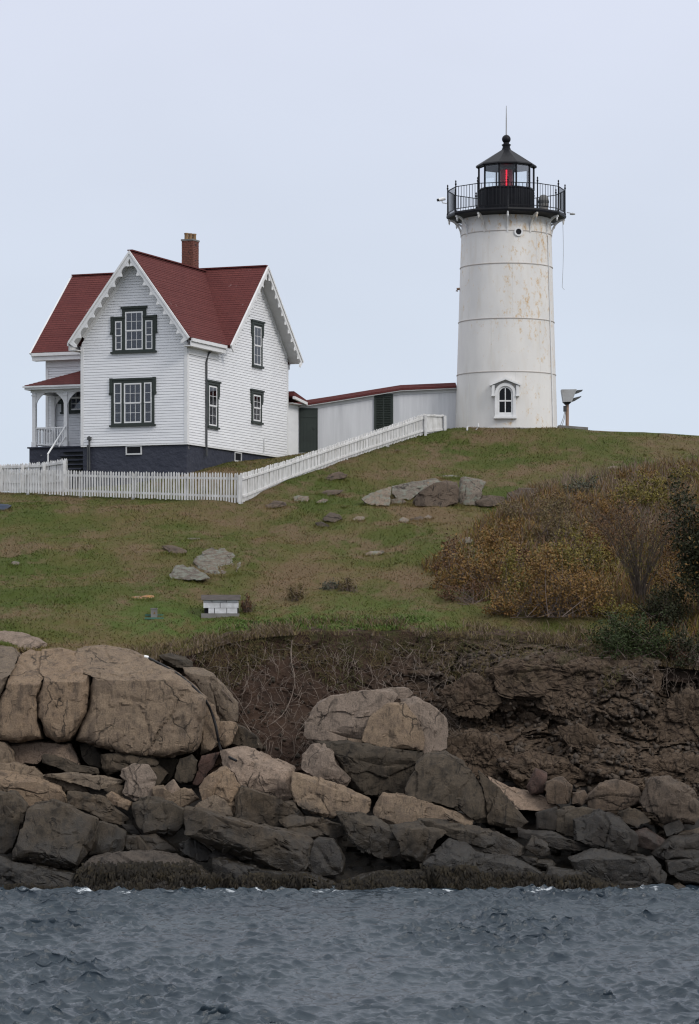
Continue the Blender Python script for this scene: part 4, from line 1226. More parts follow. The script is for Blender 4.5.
for s in (-1, 1): mb.box(cxw+s*.46, cxw+s*.58, Yf-.21, Yf+.3, zp-.44, zp-.03); mb.box(cxw+s*.44, cxw+s*.60, Yf-.23, Yf+.3, zp-.50, zp-.44)
mb.build('pediment', M['trim_white'], tw, TO)
mb = arch_ring(hw_-.035, hw_+.035, z_s, z_s, z_spring, Yf-.10, Yf+.2)
mb.box(cxw-.02, cxw+.02, Yf-.10, Yf-.04, z_s, z_spring+hw_-.02); zm = zy(401.0,127.85); mb.box(cxw-hw_, cxw+hw_, Yf-.105, Yf-.04, zm-.03, zm+.03); mb.box(cxw-hw_+.0355, cxw+hw_-.0355, Yf-.099, Yf-.04, z_s, z_s+.035)
mb.build('sash', M['trim_white'], tw, TO)
MB().prism([(cxw+a, Yf-.055, z) for a, z in arch(hw_-.02, z_s+.01, z_spring)], (0,.012,0)).build('pane', M['dark_glass'], tw, TO)
MB().prism([(cxw+a, Yf-.025, z) for a, z in arch(hw_-.02, z_s+.011, z_spring)], (0,.01,0)).build('room_shade', M['black'], tw, TO)

# things fixed to or standing on the tower
sc = thing('security_camera', pol(2.66, -84, 26.0), 'white security camera sticking out left of the black gallery railing', 'camera')
o0 = tuple(sc.location)
b = Vector(o0)
mb = MB(); mb.tube([b+Vector((.06,0,-.12)), b+Vector((-.12,-.02,-.10)), b+Vector((-.16,-.02,0))], .025, 6); mb.build('arm', M['trim_white'], sc, o0)
mb = MB(); mb.tube([b+Vector((-.02,.02,.09)), b+Vector((-.30,-.06,.02))], .075, 10); mb.build('body', M['trim_white'], sc, o0, 40)
mb = MB(); mb.tube([b+Vector((-.302,-.06,.02)), b+Vector((-.36,-.077,.006))], .06, 10); mb.build('lens', M['black'], sc, o0, 40)
fs = thing('fog_horn', pol(1.95, 52, 25.42), 'squat grey domed fog horn on gallery right of the lantern', 'fog horn')
o0 = tuple(fs.location); 
MB().lathe([(.20,25.42),(.20,25.60),(.22,25.62),(.22,25.70)], o0[:2], 16).build('base', M['concrete'], fs, o0, 40)
MB().lathe([(.22,25.701),(.225,25.88),(.19,26.02),(.11,26.10),(.02,26.12)], o0[:2], 16).build('dome', M['horn'], fs, o0, 40)
MB().lathe([(.222,25.76),(.24,25.77),(.24,25.85),(.222,25.86)], o0[:2], 16, caps=False).build('band', M['dark_metal'], fs, o0)
fl = thing('floodlight', pol(2.62, 86, 25.5), 'small grey lamp bracket at right end of the gallery', 'lamp')
o0 = tuple(fl.location); b = Vector(o0)
MB().tube([b, b+Vector((.16,-.03,-.03))], .02, 6).build('arm', M['grey_metal'], fl, o0)
MB().lathe([(.03,o0[2]-.02),(.12,o0[2]-.06),(.12,o0[2]-.10),(.02,o0[2]-.11)], (o0[0]+.24,o0[1]-.04), 10).build('lamp_head', M['grey_metal'], fl, o0, 40)
mb = MB(); pts = []
for i in range(12):
    t = i/11; pts.append((TX+2.42+.04*math.sin(t*3)-.03*t, TY-.35, 25.15-2.9*t))
pts += [(TX+2.45, TY-.35, 22.18),(TX+2.5, TY-.35, 22.14)]
rp = mb.tube(pts, .009, 4).build('hanging_wire', M['grey_metal'], None, (TX+2.42,TY-.35,22.1), loc=(TX+2.42,TY-.35,22.1))
tag(rp, 'thin slack wire hanging from the gallery beside the tower', 'wire')
v = MB(); v.tube([pol(tr(22)-.02,-88,22.2), pol(tr(22)+.10,-88,22.2), pol(tr(22)+.12,-88,22.1)], .06, 8); v.build('vent_stub', M['rust_post'], tower, TO)

# sensor box on its post, right of the tower
fp = at(567.2, 427, 130.6); fp.z = 15.7
fd = thing('sensor_box', (fp.x, fp.y, fp.z), 'grey wedge-shaped sensor box on brown post right of tower', 'sensor')
o0 = tuple(fd.location)
Y = fp.y
MB().tube([(fp.x,Y,15.72),(fp.x,Y,zy(403,Y))], .075, 12).build('post', M['rust_post'], fd, o0, 40)
P = lambda px, py, dy: (xp(px,Y), Y+dy, zy(py,Y))
mb = MB(); mb.prism([P(561.0,390,-.32), P(576.2,389.8,-.32), P(571.5,402.2,-.32), P(563.0,402.4,-.32)], (0,.64,0)); mb.build('housing', M['grey_metal'], fd, o0)
mb = MB(); mb.prism([P(563.2,402.5,-.2), P(571.3,402.3,-.2), P(569,404.5,-.2), P(565.5,404.8,-.2)], (0,.4,0)); mb.build('neck', M['black'], fd, o0)
for (x0,y0,x1,y1) in ((576.0,393.2,582.6,390.4),(572.8,401.0,581.2,396.6)):
    mb = MB(); mb.prism([P(x0-.6,y0+.6,-.25), P(x0+.4,y0-2.6,-.25), P(x1,y1-.3,-.25), P(x1-.6,y1+.7,-.25), P(x0+2.2,y0-.4,-.25)], (0,.5,0)); mb.build('fin', M['dark_metal'], fd, o0)
mb = MB(); mb.prism([P(563.4,406,-.1), P(566.4,406,-.1), P(566.4,411.5,-.1), P(563.4,411.5,-.1)], (0,.2,0)); mb.build('junction_box', M['dark_metal'], fd, o0)
mb = MB(); mb.tube([P(564.6,411.4,-.05), P(563.2,418,-.08), P(560.0,426.2,-.12)], .015, 5); mb.tube([P(565.4,411.4,-.05), P(564.2,419,-.08), P(561.8,426.2,-.12)], .015, 5); mb.build('cable', M['grey_metal'], fd, o0)
slab_ = MB(); slab_.prism([P(557.8,426.0,-.6), P(587.0,428.2,-.6), P(587.0,432.5,-.6), P(557.8,432.5,-.6)], (0,1.5,0))
sb = slab_.build('concrete_pad', M['concrete'], None, (fp.x,Y,15.6), loc=(fp.x,Y,15.6)); tag(sb, 'grey concrete pad under the sensor post', 'concrete pad')
# two small white pipes standing in the grass at the tower foot
for (p0, p1, p2) in (((467.2,431.4),(467.2,426.6),(469.2,426.2)), ((476.0,427.6),(478.2,427.0),(478.0,423.4))):
    Yp = 127.5; pts = [at(*p, Yp) for p in p0 and (p0, p1, p2)]; pts[0].z -= .1
    base = pts[0].copy()
    o = MB().tube(pts, .04, 7).build('standpipe', M['pipe_white'], None, base, 40, loc=base)
    tag(o, 'small bent white pipe in grass left of the tower' if p0[0] < 470 else 'tiny white pipe stub right against the tower foot', 'pipe', 'white pipes at the tower foot')

# ------------------------------------------------------------------ picket fences: every picket a part
def picket_mesh(w=.062, h=1.0, t=.022):
    mb = MB(); mb.prism([(-w/2,-t/2,0),(w/2,-t/2,0),(w/2,-t/2,h-.05),(0,-t/2,h),(-w/2,-t/2,h-.05)], (0,t,0))
    return mb
def fence(label, path, spacing, height, rail_side, post_every, w=.062, base_drop=.05, zfun=None, boards=False, rails=(.2,.8), post_side=None):
    """path: list of (x, y, z_base, height)"""
    p0 = path[0]
    f = thing('picket_fence', (p0[0], p0[1], p0[2]), label, 'fence')
    o0 = Vector(f.location)
    base = picket_mesh(w, 1.0).build('picket', M['fence_white'], f)
    first = True
    acc = 0; k = 0
    for i in range(len(path)-1):
        a, b = path[i], path[i+1]
        L = math.hypot(b[0]-a[0], b[1]-a[1]); ang = math.atan2(b[1]-a[1], b[0]-a[0])
        nrm = Vector((math.sin(ang), -math.cos(ang), 0))*rail_side
        while acc < L:
            t = acc/L
            o = base if first else base.copy()
            if not first: C.objects.link(o); o.parent = f
            first = False
            hgt = a[3]+(b[3]-a[3])*t
            o.location = Vector((a[0]+(b[0]-a[0])*t, a[1]+(b[1]-a[1])*t, a[2]+(b[2]-a[2])*t + rnd.gauss(0,.012))) - o0
            o.rotation_euler = (rnd.uniform(-.02,.02), rnd.gauss(0,.007), ang)
            o.scale = (1, 1, hgt)
            acc += spacing; k += 1
        acc -= L
        for fr in rails:
            q0 = Vector((a[0],a[1],a[2]+a[3]*fr))+nrm*.036; q1 = Vector((b[0],b[1],b[2]+b[3]*fr))+nrm*.036
            MB().beam(q0, q1, .045, .085).build('rail', M['fence_white'], f, o0)
    # posts
    tot = sum(math.hypot(path[i+1][0]-path[i][0], path[i+1][1]-path[i][1]) for i in range(len(path)-1))
    n = max(1, round(tot/post_every)); d = 0
    for j in range(n+1):
        s = tot*j/n*.9995; i = 0
        while True:
            L = math.hypot(path[i+1][0]-path[i][0], path[i+1][1]-path[i][1])
            if s <= L or i == len(path)-2: break
            s -= L; i += 1
        a, b = path[i], path[i+1]; t = s/L
        x, y, z, h = [a[q]+(b[q]-a[q])*t for q in range(4)]
        ang = math.atan2(b[1]-a[1], b[0]-a[0]); nrm = Vector((math.sin(ang), -math.cos(ang), 0))*(post_side or rail_side)*.118
        MB().box(x+nrm.x-.055, x+nrm.x+.055, y+nrm.y-.055, y+nrm.y+.055, z-.45, z+h*.93).build('post', M['fence_white'], f, o0)
    return f
c = at(241, 503, 114.0); e0 = at(423, 433.5, 127.0)
def fpt(px, pb, pt, Y):
    b = at(px, pb, Y); t = at(px, pt, Y); return (b.x, b.y, b.z, t.z-b.z)
left = [fpt(240.4, 502.6, 472.6, 114.0), fpt(200, 501.0, 472.2, 114.63), fpt(160, 499.0, 472.0, 115.25), fpt(110, 497.0, 471.3, 116.0), fpt(70, 495.5, 470.2, 116.7), fpt(35, 493.5, 469.4, 117.2), fpt(-25, 491, 468.0, 118.2)]
fence('long white picket fence running level in front of the house', left, .116, 1.1, 1, 2.4)
right = [fpt(242, 502.4, 473.0, 114.0), fpt(262, 494, 467.4, 115.9), fpt(283, 484, 461.2, 117.7), fpt(310, 473.5, 452.0, 119.8), fpt(340, 461.5, 442.0, 121.9), fpt(372, 450.5, 431.0, 123.9), fpt(400, 441.5, 421.8, 125.6), fpt(423, 434.6, 413.8, 127.0)]
fence('white picket fence climbing the slope up to the lighthouse', right, .116, 1.0, 1, 2.4, w=.082, post_side=-.75)
endp = [fpt(423.6, 434.2, 414.0, 127.02), fpt(443.2, 431.2, 414.6, 127.9)]
fence('short closed-board white fence end beside the tower', endp, .118, .9, 1, 1.4, w=.114, rails=(.12,.93))
inner = [fpt(66.5, 492, 458.2, 118.4), fpt(41, 494, 462.2, 119.2), fpt(16, 492, 463.6, 119.8), fpt(-20, 490, 465.0, 120.6)]
fence('tight-boarded white fence by the porch steps, behind the long fence', inner, .118, 1.2, -1, 1.05, w=.10, rails=(.35,.88))
gp = at(66.8, 486, 118.3)

# ------------------------------------------------------------------ small built things on the grass
g = hit(220, 617)
bx = thing('block_box', (g.x, g.y, g.z-.05), 'small broken white block well box with grey plank lid', 'well box')
o0 = tuple(bx.location); Y = g.y
sc_ = Y/F_PX
X = lambda px: xp(px, Y); Zz = lambda py: zy(py, Y)
MB().box(X(201.2), X(239), Y-.04, Y+1.1, g.z-.4, Zz(613.4)).build('base_slab', M['concrete'], bx, o0)
D = .9
MB().box(X(204), X(237.6), Y+.22, Y+D, Zz(613.3), Zz(600.2)).build('shade_core', M['room'], bx, o0)  # dark core painted to stand for the shade behind the missing blocks
rows = [(613.3, 608.2, [(208.4,214.0),(214.7,226.4),(227.0,237.0)]), (607.9, 602.6, [(203.4,219.8),(220.4,237.8)]), (602.3, 600.2, [(203.4,211.6),(212.2,226.2),(226.8,237.9)])]
for pb, pt, cols in rows:
    for a, c2 in cols:
        j = rnd.uniform(-.012, .012)
        MB().box(X(a), X(c2), Y+.02+j, Y+.2+j, Zz(pb), Zz(pt)).build('block', M['block_white'], bx, o0)
for side in (X(203.4), X(237.8)-.16):
    for pb, pt in ((607.8,602.7),(602.2,600.3)):
        MB().box(side+.002, side+.158, Y+.25, Y+D, Zz(pb), Zz(pt)).build('block', M['block_white'], bx, o0)
mb = MB(); MB().box(X(201.4), X(239.4), Y-.06, Y+D+.06, Zz(600.1), Zz(597.2)).build('plank', M['old_board'], bx, o0)
MB().box(X(201.0), X(239.8), Y-.02, Y+D+.04, Zz(597.1), Zz(594.8)).build('plank', M['old_board'], bx, o0)
g = hit(153.5, 619.5)
bn = thing('marker_stand', (g.x, g.y, g.z-.03), 'tiny grey box on two green planks lying in the grass', 'marker')
o0 = tuple(bn.location); Y = g.y
X = lambda px: xp(px, Y); Zz = lambda py: zy(py, Y)
for a, b_, y0, y1, d in ((144.4,162.6,615.8,614.2,.30),(144.8,163.4,619.2,617.4,-.02)):
    MB().box(X(a), X(b_), Y+d, Y+d+.1, Zz(y0), Zz(y1)).build('plank', M['teal'], bn, o0)
for px in (148, 159.5):
    MB().box(X(px), X(px+1.8), Y+.0, Y+.4, Zz(621.5), Zz(619.3)).build('foot', M['teal'], bn, o0)
mb = MB(); mb.box(X(150.6), X(156.8), Y+.12, Y+.29, Zz(619.2), Zz(609.0)); mb.box(X(150.2), X(157.2), Y+.10, Y+.31, Zz(608.9), Zz(608.0)); mb.build('box', M['concrete'], bn, o0)
MB().prism([(X(153.2),Y+.112,Zz(614)),(X(155.2),Y+.112,Zz(614)),(X(154.2),Y+.112,Zz(611.5))], (0,-.006,0)).build('warning_mark', M['leaf_orange'], bn, o0)

# ------------------------------------------------------------------ rocks: each one its own closed mesh with flat broken faces
ZONES = {'A':(0,620,3.883),'B':(0,740,3.883),'C':(150,640,3.883),'D':(150,750,3.883),'E':(290,670,3.495),'F':(290,770,3.495),'H':(470,750,3.052),
         'L':(340,460,3.329),'S':(240,460,3.495),'O':(160,540,8.224),'G':(430,460,4.66),'P':(0,0,1.0),'N':(560,420,5.029)}
R_COUNT = [0]
STONES = []
def rock(zone, label, pts, mat='rock_tan', Y=None, T=None, tilt=.22, cuts=4, top=.30, rough=1.0, cat='rock', group='boulders piled along the shore', name='boulder', e1=.30, e2=.50, kelp=0, yoff=0.0, n=None, crag=0.0, grow=None):
    ox, oy, s = ZONES[zone]
    R_COUNT[0] += 1; seed = R_COUNT[0]
    rr = np.random.default_rng(900+seed)
    P = np.array([(ox+x/s, oy+y/s) for x, y in pts], float)
    pc = P.mean(0); grow = grow or (1.0 if group and 'shore' not in group else 1.03)
    P = pc + (P-pc)*grow
    yb = P[:,1].max()
    if Y is None: Y = 84.9 + .036*(886-yb) + yoff
    X = (P[:,0]-CX)/F_PX*Y; Z = EYE + (HY-P[:,1])/F_PX*Y
    wpx = np.ptp(P[:,0]); hpx = np.ptp(P[:,1]); w, h = np.ptp(X), np.ptp(Z)
    if T is None: T = min(1.5, .27*(w+h)/2 + .22*min(w,h) + .08)
    if n is None: n = int(np.clip(max(wpx,hpx)*.80, 16, 92))
    # outline as radius over angle
    A = np.stack([X,Z],1); Bq = np.roll(A,-1,0)
    cr = A[:,0]*Bq[:,1]-Bq[:,0]*A[:,1]; ar = cr.sum()/2
    c = ((A+Bq)*cr[:,None]).sum(0)/(6*ar) if abs(ar) > 1e-6 else A.mean(0)
    M_ = 720; ph = np.linspace(-np.pi, np.pi, M_, endpoint=False); D = np.stack([np.cos(ph), np.sin(ph)],1)
    rad = np.full(M_, .02)
    for a, b in zip(A-c, Bq-c):
        ev = b-a; den = D[:,0]*ev[1]-D[:,1]*ev[0]; den = np.where(np.abs(den)<1e-9, 1e-9, den)
        t = (a[0]*ev[1]-a[1]*ev[0])/den; u = (a[0]*D[:,1]-a[1]*D[:,0])/den
        ok = (t > 0) & (u >= -1e-6) & (u <= 1+1e-6)
        rad = np.where(ok, np.maximum(rad, t), rad)
    ker = np.array([1,2,1.])/4; rad = np.convolve(np.concatenate([rad[-1:],rad,rad[:1]]), ker, 'valid')
    rad *= 1 + rough*.05*fbm(np.stack([D[:,0]*3.2+seed*7, D[:,1]*3.2, 0*ph],1), 4, gain=.6) - .012*rough
    # arc-length profile from the centre of the face to the outline
    th = np.linspace(np.pi/2, 0, 400); R0 = rad.mean()
    s_, d_ = np.cos(th)**e1, np.sin(th)**e2
    s_[0] = 0
    al = np.concatenate([[0], np.cumsum(np.hypot(np.diff(s_)*R0, np.diff(d_)*T))]); al /= al[-1]
    g = np.linspace(-1, 1, n+1); I, J = np.meshgrid(g, g); I = I.ravel(); J = J.ravel()
    rho = np.maximum(np.abs(I), np.abs(J)); phi = np.arctan2(J, I)
    rp = np.interp(phi, np.concatenate([ph, [np.pi]]), np.concatenate([rad, rad[:1]]))
    sv = np.interp(rho, al, s_); dv = np.interp(rho, al, d_)
    front = np.stack([sv*rp*np.cos(phi), -T*dv, sv*rp*np.sin(phi)],1)
    back = front*np.array([1,-.8,1])
    bd = rho > 1-1e-9
    nv = len(front); inner = ~bd
    bmap = np.where(bd, np.arange(nv), -1); bmap[inner] = nv + np.arange(inner.sum())
    V = np.concatenate([front, back[inner]])
    idx = np.arange(nv).reshape(n+1, n+1)
    q = np.stack([idx[:-1,:-1].ravel(), idx[:-1,1:].ravel(), idx[1:,1:].ravel(), idx[1:,:-1].ravel()],1)
    Fq = np.concatenate([q, bmap[q][:,::-1]])
    # broken planes
    nrm = []
    if top: nrm.append((np.array([rr.normal(0,.14) if cuts else 0, -.52, .85]), .42-.5*min(top,.6)))
    if top > .2 and cuts: nrm.append((np.array([rr.choice([-1,1])*rr.uniform(.25,.6), -.65, .62]), rr.uniform(.3,.6)))
    for k in range(cuts):
        a = rr.uniform(-1.2, 1.2); nrm.append((np.array([math.sin(a), -math.cos(a), rr.uniform(-.3,.4)]), rr.uniform(.25,.7)))
    for k in range(4 if cuts else 0):
        nrm.append((np.array([rr.normal(0,.32), -1, rr.normal(0,.26)]), rr.uniform(.5,.85)))
    if group and 'shore' in group and cuts: nrm.append((np.array([rr.normal(0,.3), -.7, -.75]), rr.uniform(.5,.8)))
    rim = np.stack([rad*D[:,0], 0*rad, rad*D[:,1]],1)
    for nn, u_ in nrm:
        nn = nn/np.linalg.norm(nn); pr = V@nn; hmax = pr.max(); rs = (rim@nn).max()*.985; dd = rs + u_*max(hmax-rs, 0)
        ex = np.maximum(pr-dd, 0); V = V - ex[:,None]*nn*.985
    W_ = V + np.array([c[0], Y, c[1]])
    out = V/np.maximum(np.linalg.norm(V/np.array([w/2,T,h/2]),axis=1)[:,None], .3)/np.array([w/2,T,h/2])**2
    out /= np.maximum(np.linalg.norm(out,axis=1)[:,None], 1e-6)
    sz = math.sqrt(max(w*h, .01)); off = rr.uniform(-30,30,3)
    dsp = rough*(.026*min(sz,1.4)*fbm(W_*1.1/max(min(sz,1.6),.5)+off, 4) + .020*min(sz,1.2)*fbm(W_*5+off, 4, gain=.65))
    # bedding cracks that run through the stone
    wq = W_ + .25*np.stack([fbm(W_*1.1+off,3,k=1),fbm(W_*1.1+off,3,k=2),fbm(W_*1.1+off,3,k=3)],1)
    f1, f2, hs, _ = cells(wq*(np.array([1.0,.8,.42]) if w < 1.7*h else np.array([.45,.6,1.35]))/max(min(sz*.75,1.3),.35)+off, k=seed)
    gate = sstep(-.15,.2,fbm(W_*.8+off,3,k=9))
    dsp = dsp - rough*(.045*min(sz,1.3))*(1-sstep(0,.07,f2-f1))*gate + rough*.09*min(sz,1.2)*(hs[:,0]-.5)
    for sc_, am_, kk_ in ((3.2,.030,1),(1.5,.16*crag,2),(3.6,.11*crag,3),(8.0,.045*crag,4)):
        if am_ == 0: continue
        g1, g2, gh, gd = cells((W_+.12*np.stack([fbm(W_*2+off,2,k=5),fbm(W_*2+off,2,k=6),fbm(W_*2+off,2,k=7)],1))*sc_+off, k=300+seed*5+kk_)
        dsp = dsp + am_*min(sz,1.4)*((gh[:,0]-.5)*1.2 + (gd*(gh[:,1:]-.5)).sum(1)*1.4 - .35*(1-sstep(0,.12,g2-g1))*(1 if crag else .3))
    V = V + out*dsp[:,None]
    V[:,1] += (V[:,2]-V[:,2].min())*tilt
    base = np.array([c[0], Y, c[1]+V[:,2].min()])
    V[:,2] -= V[:,2].min()
    me = np_mesh(name, V, Fq, M[mat], True, 21)
    o = link(name, me, None, Vector(base))
    tag(o, label, cat, group)
    if kelp:
        fr = V[:nv][inner]; 
        hz = fr[:,2]/max(V[:,2].max(), .01)
        sel = np.where((hz < kelp) & (fr[:,1] < 0.1))[0]
        m = int(260 + 900*w*h); pick = sel[rr.integers(0, len(sel), m)]
        p = fr[pick] + rr.normal(0,.03,(m,3)); Lh = rr.uniform(.12,.42,m); wd = rr.uniform(.015,.04,m); sx = rr.normal(0,.35,m)
        rows = []
        for k in range(4):
            t = k/3
            x = p[:,0]+sx*Lh*t; y = p[:,1]-.03-.07*math.sin(t*2.6)-rr.uniform(0,.03,m); z = np.maximum(p[:,2]-Lh*t, -.25)
            ww = wd*(1-.6*t)
            rows += [np.stack([x-ww,y,z],1), np.stack([x+ww,y,z],1)]
        K = np.stack(rows,1).reshape(-1,3); b0 = np.arange(m)*8
        Fk = np.concatenate([np.stack([b0+2*k,b0+2*k+1,b0+2*k+3,b0+2*k+2],1) for k in range(3)])
        so = link('seaweed', np_mesh('seaweed', K, Fk, M['kelp']), o); so['kind'] = 'stuff'
    return o

# big rounded ledge on the left
rock('P','pale sloping rock slab at the left edge where turf meets the ledge',[(-14,631),(16,634),(43,643),(40,648),(22,650),(-14,647)],'rock_pale',Y=92.6,T=1.0,tilt=1.6,top=.1,cuts=1)
rock('P','narrow tan ledge block cut off by the left frame edge',[(-30,646),(10,647),(18,656),(17,663),(10,682),(3,702),(3,738),(-30,740)],'rock_tan',Y=90.7,T=1.8,cuts=0,top=.72,grow=1.008,rough=.6,e1=.17,e2=.35,n=96)
rock('P','upright tan block with slanting right joint, next to the leftmost ledge block',[(19,655),(28,650),(40,652),(50,661),(46,678),(41,695),(42,720),(47,738),(24,741),(4,740),(3,703),(11,684)],'rock_tan',Y=90.7,T=1.8,cuts=0,top=.72,grow=1.008,rough=.6,e1=.17,e2=.35,n=96)
rock('P','rounded tan block in the ledge, pointed at the bottom, between two dark clefts',[(40,650),(58,648),(80,654),(92,668),(93,688),(89,712),(80,730),(73,739),(62,741),(51,735),(43,716),(42,695),(47,678),(51,664)],'rock_tan',Y=90.7,T=1.8,cuts=0,top=.72,grow=1.008,rough=.6,e1=.17,e2=.35,n=96)
rock('P','largest tan boulder of the left ledge, its broad face crossed by a black hose',[(72,648),(100,646),(125,651),(150,661),(175,673),(192,684),(206,697),(206,715),(202,738),(196,751),(175,757),(150,758),(128,753),(100,746),(79,739),(84,722),(91,708),(94,688),(93,668),(84,656)],'rock_tan',Y=90.7,T=1.8,cuts=0,top=.72,grow=1.008,rough=.7,e1=.17,e2=.35,n=110)
rock('C','flat grey stone lying on turf above the hose',[(30,60),(75,50),(130,65),(165,85),(160,110),(100,102),(60,82)],'rock_grey',Y=92.7,T=.5,tilt=.5)
rock('C','sloping tan shoulder of rock just right of the hose',[(125,113),(210,118),(245,138),(300,200),(332,240),(336,312),(265,322),(250,270),(215,215),(170,150)],'rock_tan',Y=91.6,T=1.1,top=.4)
rock('C','small cracked tan block under the shoulder rock',[(262,318),(330,323),(337,345),(312,400),(285,422),(266,380)],'rock_tan',Y=90.7,T=.6)
rock('C','little grey wedge with roots draped over it',[(330,328),(365,338),(420,380),(442,422),(360,418),(308,402)],'rock_grey',Y=91.0,T=.5)
rock('C','tall narrow tan block behind the lower end of the hose',[(208,232),(245,262),(264,320),(268,402),(235,428),(198,442),(204,330)],'rock_tan',Y=90.7,T=.8)
rock('C','dark recessed block under the largest ledge boulder',[(-2,462),(60,456),(112,462),(92,522),(60,560),(-2,560)],'rock_grey',yoff=1.4)
rock('C','egg-shaped brown rock standing under the ledge overhang',[(112,462),(160,447),(184,470),(180,505),(168,545),(120,560),(98,535)],'rock_grey',yoff=.8)
rock('C','reddish brown slanting block under the hose end',[(198,448),(272,434),(252,492),(195,560),(165,560),(184,505),(186,480)],'rock_red',yoff=.9)
# middle slope of broken blocks, left
rock('B','brown rock shelf end at the left edge below the ledge',[(-30,0),(20,12),(52,48),(57,90),(0,102),(-30,98)],'rock_tan',T=.9)
rock('B','pale flat-topped rock directly under the ledge at left',[(28,18),(120,12),(270,18),(300,70),(312,98),(250,84),(165,56),(150,90),(60,85),(45,55)],'rock_pale',yoff=.7,T=.8,top=.5)
rock('B','brown triangular block below the pointed ledge block',[(308,18),(350,8),(392,58),(397,112),(345,98),(318,70)],'rock_grey',yoff=.7)
rock('B','broad shadowed rock wall below the largest ledge boulder',[(383,58),(500,48),(590,68),(662,138),(612,185),(598,150),(560,118),(470,110),(420,142),(395,112)],'rock_grey',yoff=1.0,T=.9)
rock('B','grey elongated slab tilted down to the right, topmost of the loose slabs',[(158,58),(175,50),(255,72),(300,97),(378,110),(387,134),(330,137),(270,128),(205,102),(160,86)],'rock_grey',T=.45)
rock('B','thin flat brown slab pointing right, under the tilted grey slab',[(160,136),(300,130),(420,143),(487,160),(440,172),(380,187),(320,176),(220,147)],'rock_tan',T=.5,yoff=-.2)
rock('B','pale fissured upright rock between the thin slab and the overhang',[(466,112),(520,92),(570,103),(600,150),(592,195),(597,232),(530,234),(478,202),(490,160),(463,140)],'rock_pale',T=.5)
rock('B','small dark round stone left of the pale upright rock',[(395,188),(440,164),(482,175),(492,200),(470,222),(428,217)],'rock_grey',T=.35)
rock('D','little pale pyramid stone perched on a flat block',[(42,152),(90,116),(112,150),(106,192),(58,187)],'rock_pale',T=.3,yoff=-.25)
rock('D','flat jagged block carrying the little pyramid stone',[(8,146),(50,138),(62,182),(110,152),(160,148),(192,190),(130,228),(18,192)],'rock_tan',T=.5)
rock('B','small brown slab leaning against the bowl-shaped rock',[(412,217),(432,203),(512,240),(497,278),(418,242)],'rock_tan',T=.35)
rock('P','bowl-shaped rock with flat pale top and round underside',[(131,802),(147,799),(170,803),(184,811),(185,823),(173,835),(155,836),(140,828),(131,816)],'rock_grey',T=.7,top=.45)
rock('B','long brown ledge stone running left under the thin flat slab',[(-30,95),(60,88),(130,108),(168,140),(225,150),(228,188),(150,162),(60,142),(-30,132)],'rock_tan',yoff=.3)
rock('B','wide tan boulder at the left, third course above the water',[(-30,130),(60,138),(150,158),(225,184),(248,220),(262,262),(200,242),(130,258),(90,252),(60,216),(-30,202)],'rock_tan',T=.9,top=.5)
rock('B','dark squarish boulder at the left frame edge above the waterline slab',[(-40,200),(50,208),(97,260),(82,330),(47,442),(20,446),(-40,420)],'rock_grey',T=.9)
rock('B','biggest dark boulder of the lower left with a split front',[(128,256),(190,240),(270,270),(372,310),(362,380),(347,432),(312,482),(260,507),(180,492),(110,472),(58,458),(58,430),(90,330),(105,272)],'rock_grey',T=1.1,top=.42,cuts=5)
rock('B','dark boulder leaning on the right of the biggest lower-left boulder',[(368,318),(440,333),(487,360),(482,400),(472,437),(380,442),(347,452),(362,380)],'rock_grey',T=.6,yoff=.2)
rock('B','elongated ridged rock sloping right above the biggest lower-left boulder',[(262,200),(330,203),(400,223),(452,270),(502,310),(480,327),(400,307),(330,272),(258,252)],'rock_grey',T=.55,top=.5)
rock('B','low brown rock under the thin slab, above the ridged rock',[(236,150),(320,165),(348,202),(300,207),(250,200),(216,172)],'rock_tan',T=.4,yoff=.3)
rock('B','flat black waterline slab at the left frame edge',[(-40,440),(60,468),(150,494),(300,520),(318,572),(150,580),(-40,578)],'rock_dark',T=.9,kelp=.25,top=.5)
rock('B','dark wedge behind the seaweed-fringed slab',[(482,367),(540,375),(587,430),(500,436),(472,402)],'rock_grey',T=.5)
rock('B','dark sloping rock between the bowl-shaped rock and the seaweed-fringed slab',[(540,370),(600,363),(696,432),(600,440),(583,425)],'rock_grey',T=.5,yoff=.2)
rock('B','thin dark stone wedged under the ridged rock',[(468,325),(520,333),(550,367),(500,358)],'rock_dark',T=.3)
rock('P','flat-topped waterline boulder with a thick fringe of rockweed',[(79,868),(90,858),(120,852),(150,850),(175,855),(200,866),(214,879),(220,890),(150,896),(88,894),(79,880)],'rock_flat',Y=84.75,T=1.0,top=.5,kelp=.78)
# centre left
rock('D','large pale sloping slab below the hose end',[(268,14),(370,-6),(430,20),(552,70),(556,196),(520,204),(430,172),(350,132),(330,90),(285,68)],'rock_pale',T=1.0,top=.5,tilt=.7,yoff=.5,cuts=2,n=74)
rock('D','steep front face of the large pale slab, its shade painted as dark rock',[(330,180),(352,140),(430,170),(520,202),(556,198),(602,256),(560,302),(500,302),(330,262)],'rock_grey',T=.8)  # front of the slab above, its shade put into a darker colour
rock('D','upright tan rock with a rounded head left of the large pale slab',[(288,68),(325,93),(352,150),(347,212),(326,262),(270,247),(205,218),(194,150),(228,100)],'rock_tan',T=.7,yoff=-.1)
rock('D','low humped brown rock at the foot of the upright round-headed rock',[(170,222),(190,202),(258,168),(298,190),(327,262),(250,252),(180,230)],'rock_tan',T=.45,yoff=-.4)
rock('D','longest dark beam-like boulder of the shore, sloping right with a yellowed end',[(136,222),(200,228),(290,258),(420,288),(540,318),(625,338),(653,375),(638,432),(590,474),(540,467),(430,432),(330,407),(250,387),(180,342),(138,330)],'rock_grey',T=1.0,top=.4,cuts=5,n=92)
